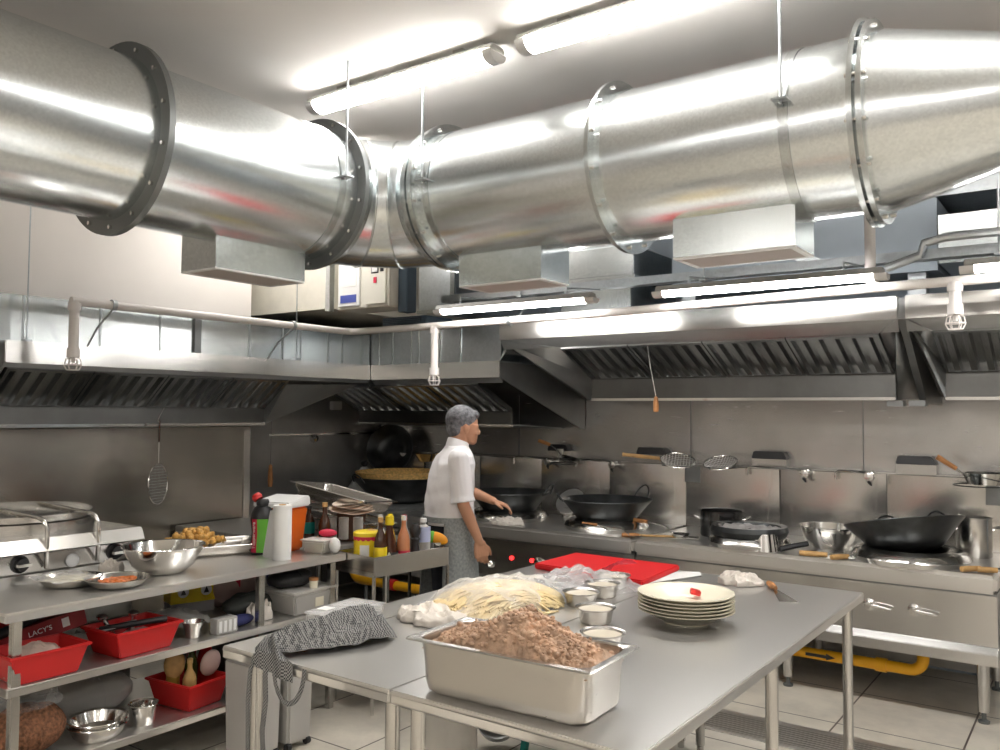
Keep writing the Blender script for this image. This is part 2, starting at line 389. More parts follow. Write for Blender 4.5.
hood('extractor_hood', 'lower steel corner hood above the man between the two other hoods', -4.8, -3.53, 1.24, 1.90, 2.02, (.05, 1.862), (.49, 1.66), 1.55, 1.515, (0, 4.93, 0), 0, (False, True), filt0=-5.42, filt1=-3.75)
hood('extractor_hood', 'high steel hood over the main wok range behind the two bright tubes', -3.53, -.90, 1.268, 2.165, 2.29, (.06, 2.10), (.50, 1.90), 1.75, 1.77, (0, 4.93, 0), 0, filt0=-3.05, filt1=-1.0)
def side_plate(parent, xe, xf, fa, fb, tz, zf0, D, wz):
    pl_ = B().add([(xe, .02, zf0), (xf, fa[0], fa[1]), (xf, fb[0], fb[1]), (xf, fb[0], tz), (xe, D, wz)], [(0, 1, 2), (0, 2, 3), (0, 3, 4)]).build('side_plate', 'steel_dark', parent)
    md_ = pl_.modifiers.new('thick', 'SOLIDIFY'); md_.thickness = .006
side_plate(bpy.data.objects['extractor_hood.002'], -3.516, -3.05, (.06, 2.10), (.50, 1.90), 1.74, 2.165, 1.26, 1.765)
side_plate(bpy.data.objects['extractor_hood.002'], -.914, -1.0, (.06, 2.10), (.50, 1.90), 1.74, 2.165, 1.26, 1.765)
hood('extractor_hood', 'high steel hood cut by the right edge of the picture', -.86, 1.2, 1.268, 2.165, 2.29, (.06, 2.10), (.50, 1.90), 1.75, 1.77, (0, 4.93, 0), 0, filt0=-.74)
side_plate(bpy.data.objects['extractor_hood.003'], -.846, -.74, (.06, 2.10), (.50, 1.90), 1.74, 2.165, 1.26, 1.765)
t = thing('hood_partition', 'dark slanted steel strip between the two high hoods', 'hood divider', (0, 0, 0))
B().prism([(4.95, 2.165), (4.95, 2.28), (6.15, 2.28), (6.15, 1.72), (5.6, 1.72)], -.899, -.861).build('plate', 'steel_dark', t)
for k, x in enumerate((-1.06, -.94)):
    tag(B().box(x, x + .09, 5.46, 5.56, 1.70, 1.735).build('grease_cup', 'steel_dark', bevel=.004), ['left', 'right'][k] + ' small steel grease cup under the joint of the two high hoods', 'grease cup', 'grease cups')

# galvanised plenum boxes above the low hoods
t = thing('plenum_box', 'spangled galvanised sheet box on top of the left hood', 'duct casing', (0, 0, 0))
bb = B().box(XN + .002, -4.95, 1.6, YN, 2.021, 2.29).box(XW + .002, -4.95, YN + .002, 5.07, 2.021, 2.29); bb.build('casing', 'galv', t)
for y in (2.3, 2.75, 3.15, 3.42, 3.85, 4.15, 4.32, 4.6, 4.75):
    B().box(-4.95, -4.945, y, y + .012, 2.022, 2.29).build('seam', 'galv_old', t)
B().box(-4.95, -4.93, 3.40, 3.45, 2.022, 2.29).build('bracket', 'flange', t)
t = thing('plenum_box', 'galvanised casing on top of the corner hood behind the white pipe', 'duct casing', (0, 0, 0))
B().box(-4.945, -3.62, 5.08, YB - .025, 2.021, 2.29).build('casing', 'galv_old', t)
for x in (-4.85, -4.7, -4.5, -4.42, -4.2, -4.0): B().box(x, x + .012, 5.074, 5.08, 2.022, 2.29).build('seam', 'galv', t)
pl = [(-3.62 - 0 + .085 * (1 - math.cos(a)) - .085 + .085, 2.285 - .26 * (1 - math.sin(a))) for a in [i * PI / 16 for i in range(9)]]
B().prism([(-3.62, 2.022), (-3.57, 2.08), (-3.545, 2.15), (-3.54, 2.29), (-3.55, 2.29), (-3.56, 2.15), (-3.585, 2.09), (-3.62, 2.04)], 5.06, 5.3, 'y').build('curved_end', 'galv', t)

# ------------------------------------------------------------------ big round duct
RD, AX, AY, AZ = .352, -3.45, 3.60, 2.813
duct = thing('ventilation_duct', 'huge round galvanised air duct turning a corner under the ceiling', 'air duct', (0, 0, 0))
def ringY(x, y, z, r, n=64): return [(x + r * math.cos(2 * PI * j / n), y, z + r * math.sin(2 * PI * j / n)) for j in range(n)]
def ringX(x, y, z, r, n=64): return [(x, y - r * math.cos(2 * PI * j / n), z + r * math.sin(2 * PI * j / n)) for j in range(n)]
B().loft([ringY(AX, y, AZ, RD) for y in (-2.3, 1.97)]).build('duct_segment', 'galv_duct', duct)
B().loft([ringY(AX, y, AZ, RD) for y in (1.97, AY - .45)]).build('duct_segment', 'galv_duct', duct)
rb = .45; rings = []
for i in range(4):
    a = i * PI / 6; n = 64; ring = []
    for j in range(n):
        q = 2 * PI * j / n; rr = rb - RD * math.cos(q)
        ring.append((AX + rb - rr * math.cos(a), AY - rb + rr * math.sin(a), AZ + RD * math.sin(q)))
    rings.append(ring)
B().loft(rings).build('elbow', 'galv_duct', duct, ang=12)
for i in (1, 2):
    B().tube([Vector(p) + (Vector(p) - Vector((AX + rb - rb * math.cos(i * PI / 6), AY - rb + rb * math.sin(i * PI / 6), AZ))) * .004 for p in rings[i]], .005, 6, True).build('seam', 'galv', duct)
B().loft([ringX(x, AY, AZ, RD) for x in (AX + .45, -1.83)]).build('duct_segment', 'galv_duct', duct)
B().loft([ringX(x, AY, AZ, RD) for x in (-1.83, -.72)]).build('duct_segment', 'galv_duct', duct)
B().loft([ringX(-.72, AY, AZ, RD), ringX(-.66, AY, AZ, RD), ringX(-.1, AY, AZ, .20)]).build('reducer', 'galv_duct', duct)
B().loft([ringX(-.1, AY, AZ, .20), ringX(1.6, AY, AZ, .20)]).build('duct_segment', 'galv_duct', duct)
def flange(axis, p, ro, mat, th=.014):
    bb = B(); R = ringY if axis == 'y' else ringX
    def at(o, r): return R(AX, p + o, AZ, r) if axis == 'y' else R(p + o, AY, AZ, r)
    bb.loft([at(-th, RD - .002), at(-th, ro), at(th, ro), at(th, RD - .002)], cap=False)
    fl = bb.build('flange', mat, duct)
    proto = None
    for k in range(14):
        q = 2 * PI * (k + .5) / 14; c, d = (RD + ro) / 2 * math.cos(q), (RD + ro) / 2 * math.sin(q)
        if proto is None: proto = B().lathe([(0, -th - .014), (.009, -th - .012), (.009, th + .012), (0, th + .014)], 8, (0, 0, 0), axis).build('bolt', 'steel_pol', fl); o = proto
        else: o = proto.copy(); COL.objects.link(o); o.parent = fl
        o.location = (AX + c, p, AZ + d) if axis == 'y' else (p, AY - c, AZ + d)
flange('y', 1.97, .415, 'flange'); flange('y', 3.09, .405, 'flange'); flange('y', 3.13, .39, 'galv')
flange('x', -2.92, .39, 'galv'); flange('x', -2.87, .40, 'galv'); flange('x', -1.83, .405, 'galv', .01); flange('x', -.735, .41, 'galv', .01); flange('x', -.705, .40, 'galv', .01)
def strap(axis, p, hook):
    R = ringY if axis == 'y' else ringX
    def at(o, r): return R(AX, p + o, AZ, r) if axis == 'y' else R(p + o, AY, AZ, r)
    st = B().loft([at(-.02, RD + .001), at(-.02, RD + .004), at(.02, RD + .004), at(.02, RD + .001)], cap=False).build('strap', 'galv', duct)
    hx = hook
    B().box(hx[0] - .03, hx[0] + .03, hx[1] - .025, hx[1] + .025, hx[2] - .008, hx[2]).tube([(hx[0], hx[1], hx[2] - .02), (hx[0], hx[1], ZC - .001)], .006, 6).build('hanger_rod', 'galv_old', st)
strap('y', 2.97, (AX + RD + .02, 2.97, 2.83)); strap('x', -2.80, (-2.80, AY - RD - .02, 2.83)); strap('x', -.99, (-.99, AY - RD - .02, 2.86))
def outlet(x0, x1, y0, y1, z0, zt, longx):
    o = B().box(x0, x1, y0, y1, z0, zt).build('air_outlet', 'galv', duct)
    bb = B()
    e = .026
    bb.box(x0, x1, y0, y0 + e, z0 - .008, z0 - .0005).box(x0, x1, y1 - e, y1, z0 - .008, z0 - .0005).box(x0, x0 + e, y0 + e, y1 - e, z0 - .008, z0 - .0005).box(x1 - e, x1, y0 + e, y1 - e, z0 - .008, z0 - .0005)
    bb.build('grille_frame', 'white', o)
    g = B(); n = 12
    for i in range(n):
        if longx: y = y0 + e + (y1 - y0 - 2 * e) * (i + .2) / n; g.box(x0 + e, x1 - e, y, y + .016, z0 - .007, z0 - .001)
        else: x = x0 + e + (x1 - x0 - 2 * e) * (i + .2) / n; g.box(x, x + .016, y0 + e, y1 - e, z0 - .007, z0 - .001)
    g.build('grille', 'grille', o)
outlet(-3.64, -3.37, 2.425, 2.967, 2.32, 2.56, False)
outlet(-2.77, -2.255, 3.5, 3.77, 2.315, 2.56, True)
outlet(-1.528, -1.0, 3.44, 3.71, 2.33, 2.58, True)

# ------------------------------------------------------------------ lights
def ceiling_light(x0, y, label, z=ZC, L=1.27, mat='tube', group='ceiling tube lights'):
    t = thing('ceiling_light', label, 'ceiling light', (x0, y, z), 0, group)
    def prof(x, w0, w1, h0, h1): return [(x, -w0, -h0), (x, w0, -h0), (x, w1, -h1), (x, -w1, -h1)]
    B().loft([[(x, -.045, -.03), (x, .045, -.03), (x, .062, -.056), (x, -.062, -.056)] for x in (0.0, L)]).build('housing', 'grey_plastic', t, bevel=.004)
    d = B().loft([[(x, .064 * math.cos(a), -.068 - .045 * math.sin(a)) for a in [-.06 + (PI + .12) * k / 12 for k in range(13)]] for x in (.05, L - .05)]).build('diffuser', mat, t)
    for a, b in ((0.0, .05), (L - .05, L)):
        B().loft([[(x, .066 * math.cos(q), -.068 - .047 * math.sin(q)) for q in [-.06 + (PI + .12) * k / 12 for k in range(13)]] for x in (a, b)]).build('end_cap', 'white', t)
    for x in (.2, L - .26): B().box(x, x + .06, -.02, .02, -.03, 0).build('mounting_clip', 'steel', t)
    return t
ceiling_light(-3.58, 3.2, 'left ceiling tube light above the duct elbow')
ceiling_light(-2.17, 3.2, 'ceiling tube light at the top edge of the picture')
for i, (x, y) in enumerate([(-5.12, 3.8), (-.77, 3.2), (.6, 3.2), (-3.58, -2.4), (-2.17, -2.4), (-.77, -2.4), (.6, -2.4), (2.0, 0.5), (2.0, -1.2)]):
    ceiling_light(x, y, 'ceiling tube light hidden above the left round duct' if i == 0 else 'ceiling tube light outside the picture in the rest of the kitchen')

tray = thing('cable_tray', 'long galvanised cable channel running above the hood lights', 'cable tray', (0, 0, 0))
B().box(-3.9, 1.4, 4.72, 4.725, 2.44, 2.49).box(-3.9, 1.4, 4.80, 4.805, 2.44, 2.49).box(-3.9, 1.4, 4.725, 4.80, 2.44, 2.445).build('channel', 'galv_old', tray)
for x in (-3.2, -1.9, -.4, .9): B().tube([(x, 4.71, 2.43), (x, 4.71, ZC - .001)], .006, 6).box(x - .02, x + .02, 4.69, 4.82, 2.425, 2.439).build('hanger', 'galv_old', tray)
cond = thing('conduit', 'bent grey conduit beside the cable channel at the upper right', 'conduit', (0, 0, 0))
B().tube([(1.4, 4.66, 2.53), (-.62, 4.66, 2.53), (-.72, 4.66, 2.51), (-.74, 4.66, 2.45), (-.9, 4.66, 2.40)], .022, 10).build('pipe', 'galv_old', cond)
def hood_light(x0, label):
    t = thing('hood_light', label, 'tube light', (x0, 4.30, 2.318), 0, 'tube lights in front of the hoods'); L = 1.2
    B().loft([[(x, -.03, .03), (x, .03, .03), (x, .045, 0), (x, -.045, 0)] for x in (0.02, L - .02)]).build('housing', 'grey_plastic', t, bevel=.003)
    B().loft([[(x, .04 * math.cos(a), -.001 - .030 * math.sin(a)) for a in [PI * k / 10 for k in range(11)]] for x in (.06, L - .06)]).build('diffuser', 'tube2', t)
    for a, b in ((0.0, .06), (L - .06, L)):
        B().loft([[(x, .042 * math.cos(q), -.001 - .032 * math.sin(q)) for q in [PI * k / 10 for k in range(11)]] for x in (a, b)]).build('end_cap', 'white', t)
    for x in (.2, L - .2): B().tube([(x, 0, .03), (x, .0, .07), (x, .41, .11)], .006, 6).build('bracket', 'galv_old', t)
hood_light(-3.59, 'tube light above the white drop pipe near the man')
hood_light(-2.02, 'tube light in the middle in front of the high hood')
hood_light(-.52, 'tube light cut by the right edge of the picture')

# sprinkler pipework
sp = thing('sprinkler_pipe', 'white fire sprinkler pipe along the hood fronts with three caged drops', 'sprinkler pipe', (0, 0, 0))
B().tube([(-4.54, 2.36, 2.235), (-4.54, 4.36, 2.235), (-4.53, 4.42, 2.235), (-4.48, 4.45, 2.235), (-2.4, 4.45, 2.243), (-.88, 4.45, 2.275)], .024, 12).build('pipe', 'pipe_white', sp)
B().tube([(-.88, 4.45, 2.275), (1.4, 4.45, 2.30)], .024, 12).build('pipe', 'pipe_white', sp)
B().tube([(-.90, 4.45, 2.28), (-.93, 4.45, 2.31), (-.93, 4.45, ZC - .001)], .026, 12).build('riser', 'pipe_white', sp)
for i, (x, y, zt, zb) in enumerate([(-4.54, 2.38, 2.235, 1.93), (-3.73, 4.45, 2.238, 1.90), (-.56, 4.45, 2.28, 2.12)]):
    dp = B().tube([(x, y, zt), (x, y, zb)], .026, 12).lathe([(.026, 0), (.034, .0), (.034, .05), (.026, .05)], 14, (x, y, zb)).lathe([(.03, 0), (.034, .0), (.034, .04), (.03, .04)], 14, (x, y, zt - .05)).build('drop_pipe', 'pipe_white', sp)
    cg = B()
    for k in range(6):
        a = 2 * PI * k / 6; c, s = math.cos(a), math.sin(a)
        cg.tube([(x + .015 * c, y + .015 * s, zb), (x + .036 * c, y + .036 * s, zb - .012), (x + .042 * c, y + .042 * s, zb - .045), (x + .03 * c, y + .03 * s, zb - .068)], .003, 5)
    cg.tube([(x + .042 * math.cos(a * PI / 8), y + .042 * math.sin(a * PI / 8), zb - .04) for a in range(16)], .003, 5, True)
    cg.tube([(x + .03 * math.cos(a * PI / 8), y + .03 * math.sin(a * PI / 8), zb - .068) for a in range(16)], .003, 5, True)
    cg.lathe([(0, -.03), (.01, -.03), (.012, 0), (0, 0)], 10, (x, y, zb))
    cg.build('sprinkler_cage', 'pipe_white', dp)
for i, (x, y, zt) in enumerate([(-4.54, 2.6, 2.0), (-4.54, 3.9, 2.0), (-3.1, 4.45, 2.1)]):
    B().tube([(x, y, 2.215), (-4.70, y, 2.12), (-4.805, y, 2.015)] if i < 2 else [(x, y, 2.20), (x, y + .3, 2.44)], .006, 6).lathe([(.027, -.012), (.031, -.012), (.031, .012), (.027, .012)], 14, (x, y, 2.237), 'y' if i < 2 else 'x').build('pipe_hanger', 'galv_old', sp)
for i, (x, y) in enumerate([(-4.85, 2.28), (-4.85, 4.2)]):
    tag(B().tube([(x, y, 2.021), (x, y, ZC - .001)], .004, 6).box(x - .025, x + .025, y - .02, y + .02, 2.0205, 2.035).build('hood_hanger_rod', 'galv_old'), ['near', 'far'][i] + ' thin rod holding up the left hood from the ceiling', 'hanger rod', 'hood hanger rods')

# ------------------------------------------------------------------ upper back equipment
t = thing('rectangular_duct', 'cream rectangular sheet duct in the corner under the round duct', 'air duct', (0, 0, 0))
B().box(-6.4, -4.60, 4.3, YB - .03, 2.40, ZC - .002).build('casing', 'galv_cream', t)
B().box(-4.64, -4.595, 4.285, 4.33, 2.38, ZC - .002).build('flange', 'galv', t)
t = thing('control_cabinet', 'cream electrical control cabinet with blue label and switches', 'control box', (-4.465, 4.24, 2.37))
B().box(0, .50, 0, .26, 0, .40).build('case', 'unit_white', t, bevel=.006)
d1 = B().box(.02, .23, -.012, -.001, .02, .38).build('door', 'white', t, bevel=.003)
B().box(.045, .20, -.015, -.0125, .045, .10).build('label_plate', plain('blue_sticker', (.06, .09, .38), .5), d1)
B().box(.07, .2, -.0145, -.0125, .16, .30).build('notice', 'paper', d1)
d2 = B().box(.29, .48, -.012, -.001, .02, .38).build('door', 'unit_white', t, bevel=.003)
B().box(.35, .405, -.018, -.0125, .24, .32).build('meter', 'white', d2, bevel=.003); B().box(.343, .412, -.0135, -.0125, .233, .327).build('meter_frame', 'black', d2)
B().box(.43, .46, -.016, -.0125, .24, .32).build('switch', 'black', d2)
B().box(.37, .395, -.018, -.0125, .165, .205).build('button', 'crimson', d2)
for x in (.05, .45): B().tube([(x, .13, .40), (x, .13, ZC - 2.371)], .006, 6).build('hanger', 'galv_old', t)
t = thing('fan_unit', 'dark blue louvred fan unit behind the control cabinet', 'fan unit', (-4.30, 4.33, 2.275))
B().box(.335, .42, 0.0, .10, .06, .7).build('case', 'unit_dark', t, bevel=.005)
B().box(.0, .42, 0.20, .5, 0.0, .055).build('base', 'unit_dark', t, bevel=.005)
for i in range(4): B().box(.03, .38, .18, .199, .003 + i * .013, .010 + i * .013).build('louvre', 'unit_dark', t)
t = thing('riser_duct', 'square galvanised riser duct right of the dark fan unit', 'air duct', (0, 0, 0))
B().box(-4.27, -3.92, 4.9, YB - .03, 2.42, ZC - .002).build('casing', 'galv_old', t)
B().box(-4.275, -3.91, 4.885, 4.90, 2.395, 2.42).build('flange', 'galv', t); B().box(-3.95, -3.91, 4.885, 4.90, 2.421, ZC - .002).build('flange', 'galv', t)
t = thing('fan_box', 'layered galvanised fan box between two hood lights behind the duct', 'fan unit', (0, 0, 0))
B().box(-3.2, -2.6, 5.2, 5.95, 2.60, 2.80).build('upper_case', 'galv', t, bevel=.004)
B().box(-3.22, -2.58, 5.18, 5.97, 2.565, 2.595).build('flange', 'galv', t)
B().box(-3.18, -2.62, 5.2, 5.95, 2.293, 2.56).build('lower_case', 'galv', t, bevel=.004)
B().prism([(-3.2, 2.805), (-2.9, 2.805), (-2.62, 2.80), (-3.0, 3.0), (-3.2, 3.0)], 5.3, 5.9, 'y').build('hopper', 'galv_old', t)
t = thing('fresh_air_box', 'large blue-grey sheet metal air box behind the middle duct outlet', 'air duct', (0, 0, 0))
B().box(-2.45, -.78, 5.5, YB - .03, 2.5, 2.93).build('casing', 'paint_back', t)
B().box(-1.55, -1.53, 5.49, 5.5, 2.5, 2.93).build('seam', 'steel_dark', t); B().prism([(-1.75, 2.72), (-1.35, 2.5), (-1.3, 2.5), (-1.3, 2.55), (-1.75, 2.80)], 5.46, 5.49, 'y').build('brace', 'galv_old', t)
for x in (-2.4, -.95): B().box(x, x + .1, 5.55, 5.65, 2.293, 2.5).build('foot', 'galv_old', t)
t = thing('rectangular_duct', 'bright galvanised rectangular duct at the right edge below the cone', 'air duct', (0, 0, 0))
B().box(-.76, 1.4, 5.4, YB - .03, 2.52, 2.80).build('casing', 'galv', t)
for x in (-.4, .9): B().box(x, x + .1, 5.45, 5.55, 2.293, 2.52).build('foot', 'galv_old', t)
t = thing('rectangular_duct', 'flat galvanised duct running along the back wall near the ceiling at right', 'air duct', (0, 0, 0))
B().box(-2.5, 1.4, 5.6, YB - .03, 2.96, 3.3).build('casing', 'galv_old', t)
for x in (-2.3, 1.2): B().tube([(x, 5.7, 2.96), (x, 5.7, ZC - .001)], .008, 6).build('hanger', 'galv_old', t)

# ------------------------------------------------------------------ wok range along the back wall
def wok_range(name, label, x0, x1, legs, knobs=(), leds=()):
    t = thing(name, label, 'wok range', (0, 0, 0))
    B().box(x0, x1, 5.19, 6.099, .70, .80).build('deck', 'steel_table', t, bevel=.02)
    B().box(x0 + .005, x1 - .005, 5.235, 6.05, .345, .699).build('body', 'steel_dark', t)
    B().box(x0 + .003, x1 - .003, 5.222, 5.234, .42, .688).build('front_panel', 'steel', t, bevel=.003)
    B().prism([(5.222, .419), (5.234, .419), (5.234, .325), (5.19, .325), (5.19, .385)], x0, x1).build('ledge', 'steel', t, bevel=.003)
    B().box(x0, x1, 6.10, 6.17, .80, 1.265).build('splash_back', 'steel', t, bevel=.006)
    n = int(round((x1 - x0) / .72)); wq = (x1 - x0) / n
    for i in range(n):
        xa = x0 + i * wq
        B().grid(lambda u, v: (xa + .003 + (wq - .006) * u, 6.088 - .045 * (1 - (2 * u - 1) ** 2) + .006 * math.sin(5 * u + i) * v, .801 + .455 * v), 24, 6).build('splash_guard', 'steel_splash', t, ang=60)
    for x in legs:
        for y in (5.28, 5.95):
            lg = B().lathe([(.03, .06), (.034, .344)], 18, (x, y, 0)).build('leg', 'steel', t)
            B().lathe([(.028, 0), (.03, .012), (.012, .02), (.012, .06)], 14, (x, y, 0.0005)).build('foot', 'flange', lg)
    for x in knobs:
        kb = B().lathe([(.034, 0), (.034, -.006), (.022, -.01), (.02, -.04), (.0, -.042)], 18, (x, 5.221, .565), 'y').build('valve_knob', 'steel_pol', t)
        B().tube([(x, 5.19, .565), (x + .05, 5.185, .562), (x + .12, 5.185, .556)], [.009, .01, .007], 8).build('lever', 'steel_pol', kb)
    for x in leds:
        B().lathe([(.016, 0), (.016, -.006), (.012, -.014), (0, -.018)], 14, (x, 5.221, .567), 'y').build('indicator_light', 'red_led', t)
    return t
wok_range('wok_range', 'right stainless wok range with two front levers and the tilted black wok', -2.598, -.48, (-.56, -1.6, -2.5), (-1.119, -.885))
wok_range('wok_range', 'left stainless wok range with red indicator lights behind the man', -5.86, -2.602, (-2.7, -4.2, -5.75), (-3.37, -4.6), (-3.61, -3.43))

gp = thing('gas_pipe', 'thick yellow gas pipe with a black arrow under the right wok range', 'gas pipe', (0, 0, 0))
B().tube([(-2.3, 5.33, .205), (-1.0, 5.33, .205)] + arc((-.93, 5.33, .275), .07, -PI / 2, 0, 6) + [(-.86, 5.33, .344)], .032, 14).build('pipe', 'yellow', gp)
for x in (-1.08, -2.0): B().lathe([(.033, -.03), (.04, -.03), (.04, .03), (.033, .03)], 16, (x, 5.33, .205), 'x').build('collar', 'yellow', gp)
B().prism([(-1.5, .196), (-1.38, .196), (-1.38, .186), (-1.33, .205), (-1.38, .224), (-1.38, .214), (-1.5, .214)], 5.295, 5.2985, 'y').build('arrow', 'black', gp)
gp2 = thing('gas_pipe', 'yellow gas pipe on the floor level behind the condiment cart', 'gas pipe', (0, 0, 0))
B().tube([(-5.15, 5.12, .69), (-5.15, 5.12, .33)] + arc((-5.07, 5.12, .33), .08, PI, 1.5 * PI, 6) + [(-4.35, 5.12, .25)], .036, 14).build('pipe', 'yellow', gp2)
B().lathe([(.037, -.03), (.045, -.03), (.045, .03), (.037, .03)], 16, (-4.7, 5.12, .25), 'x').build('collar', 'red', gp2)
for x in (-4.45, -5.0): B().tube([(x, 5.12, .21), (x, 5.12, .0)], .015, 8).build('support', 'flange', gp2)
t = thing('floor_pan', 'low grey steel pan on the floor under the left range', 'pan', (-4.75, 4.95, 0))
B().prism([(-.5, .001), (.5, .001), (.54, .12), (.52, .12), (.48, .015), (-.48, .015), (-.52, .12), (-.54, .12)], -.25, .1, 'y').build('tray', 'steel_dark', t)
tag(B().loft([[(-5.25 + .14 * math.cos(a) * s, 4.45 + .1 * math.sin(a) * s, z + .02 * math.sin(3 * a)) for a in [2 * PI * k / 16 for k in range(16)]] for s, z in ((.7, .27), (1, .32), (1.05, .38), (.6, .43))]).build('bundled_cloth', 'blue'), 'navy blue bundled cloth on the low crate behind the condiment cart', 'cloth')
tag(B().box(-5.5, -5.0, 4.25, 4.65, .001, .245).build('low_crate', 'grey_plastic', bevel=.01), 'low grey crate under the navy cloth behind the cart', 'crate')

# vents above the splash guard
for i, (x, w) in enumerate(((-3.75, .2), (-2.89, .26), (-1.97, .25), (-1.01, .24))):
    t = thing('flue_vent', ['leftmost small black-topped flue vent on the splash guard', 'black-topped flue vent behind the wooden strainer handle', 'black-topped flue vent above the middle swivel tap', 'black-topped flue vent above the tilted wok'][i], 'vent', (x, 6.125, 1.2655), 0, 'flue vents on the splash guard')
    B().box(-w / 2, w / 2, -.035, .05, 0, .06).build('duct', 'steel', t)
    B().loft([[(-w / 2 - .003, -.04, .061), (w / 2 + .003, -.04, .061), (w / 2 + .003, .05, .061), (-w / 2 - .003, .05, .061)], [(-w / 2 + .01, -.03, .115), (w / 2 - .03, -.03, .115), (w / 2 - .03, .05, .115), (-w / 2 + .01, .05, .115)]]).build('hood_cap', 'black', t, bevel=.006)
# swivel taps
for i, (xv, xt) in enumerate(((-1.28, -1.49), (-1.70, -2.10), (-3.19, -3.52), (-3.79, -4.13), (-4.75, -5.0))):
    t = thing('swivel_tap', ['short chrome swivel tap behind the tilted wok', 'chrome swivel tap with long spout under the middle flue vent', 'chrome swivel tap between two flue vents behind the wok with a loop handle', 'chrome swivel tap above the wok beside the man', 'chrome swivel tap on the splash guard hidden by the man'][i], 'tap', (0, 0, 0), 0, 'wall taps over the range')
    z = 1.235
    B().lathe([(.03, 0), (.03, -.01), (.018, -.014), (.018, -.05), (.03, -.055), (.03, -.085), (0, -.09)], 16, (xv, 6.08, z), 'y').build('valve', 'steel_pol', t)
    B().tube([(xv, 6.03, z + .02), (xv - .02, 6.02, z + .03), (xt + .02, 6.0, z + .035), (xt, 6.0, z + .02), (xt, 6.0, z - .025)], .009, 8).build('spout', 'steel_pol', t)
    B().tube([(xv, 6.0, z - .03), (xv + .02, 5.98, z - .05)], [.012, .006], 8).build('handle', 'black', t)

# ------------------------------------------------------------------ woks and pots on the range
def wok_bowl(R, h, th=.006, n=48, flat=.12):
    out = []; P = [(.30, 0), (.46, .03), (.56, .10), (.64, .24), (.72, .42), (.81, .62), (.90, .81), (1, 1)]
    def prof(r0): return [(r0 * a, h * b) for a, b in P]
    o = prof(R); i_ = prof(R - th)
    return [(0, 0)] + o + [(R - th * .3, h + .004)] + [(r, z + th * (1 - .3 * z / h)) for r, z in reversed(i_)] + [(0, th)]
def loop(parent, a, R, z, mat='iron', h=.085, w=.075, out=.02, tilt=0.35):
    c, s = math.cos(a), math.sin(a); pts = []
    for k in range(9):
        q = PI * k / 8; u = -w * math.cos(q); v = h * math.sin(q)
        rr = R - .005 + out * math.sin(q) + v * tilt
        pts.append((c * rr - s * u, s * rr + c * u, z - .01 + v))
    return B().tube(pts, .006, 8).build('handle', mat, parent)
def burner_ring(x, y, R, label, col='steel_pol', tall=.07):
    t = thing('burner_ring', label, 'burner ring', (x, y, .8005), 0, 'burner rings under the woks')
    B().lathe([(R * .98, 0), (R * 1.03, tall * .4), (R * .97, tall * .85), (R * .84, tall * 1.12), (R * .72, tall * 1.1), (R * .64, tall * .6), (R * .62, 0)], 40).build('collar', col, t)
    return t
burner_ring(-3.9, 5.6, .31, 'polished burner ring under the wok beside the man')
burner_ring(-3.0, 5.56, .30, 'polished burner ring under the wok with a tall loop handle')
burner_ring(-.94, 5.46, .31, 'polished burner ring under the tilted black wok')
burner_ring(-1.885, 5.42, .25, 'brassy burner ring under the ash covered black rim', 'steel')
burner_ring(-5.1, 5.62, .3, 'burner ring under the wok with the bamboo liner', 'steel_dark', .05)
def wok(label, loc, R, h, rot, loops):
    t = thing('wok', label, 'wok', loc, 0, 'black iron woks', rot)
    B().lathe(wok_bowl(R, h), 56).build('bowl', 'iron', t)
    for l in loops: loop(t, *l)
    return t
wok('large black wok beside the man on the left range', (-3.9, 5.6, .83), .33, .185, (0, 0, 0), [(.15, .33, .185), (PI + .3, .33, .185)])
wok('black wok with a tall loop handle in the middle of the range', (-3.0, 5.56, .83), .335, .185, (0, 0, 0), [(1.15, .325, .185, 'iron', .10), (3.85, .335, .185, 'iron', .05, .06)])
wok('tilted black wok with two loop handles at the right end', (-.955, 5.46, .85), .33, .175, (math.radians(-8), math.radians(-9.5), 0), [(1.15, .33, .175, 'iron', .07, .07, .0, .0), (2.05, .33, .175, 'iron', .07, .07, .0, .0)])
w0 = wok('black wok lined with a bamboo steamer at the back left', (-5.08, 5.62, .845), .44, .23, (0, 0, 0), [(-1.75, .45, .21, 'iron', .07)])
t = thing('bamboo_steamer', 'round yellow bamboo steamer sitting inside the back left wok', 'steamer', (-5.08, 5.62, .98))
B().lathe([(.30, 0), (.345, .0), (.395, .11), (.405, .14), (.385, .145), (.37, .12), (.30, .03), (0, .02), (0, 0)], 48).build('basket', 'rope', t)
wok('black wok hung upright on the back wall near the corner', (-5.56, 6.03, 1.28), .235, .09, (math.radians(78), 0, math.radians(22)), [(PI / 2, .235, .08, 'iron', .04)])
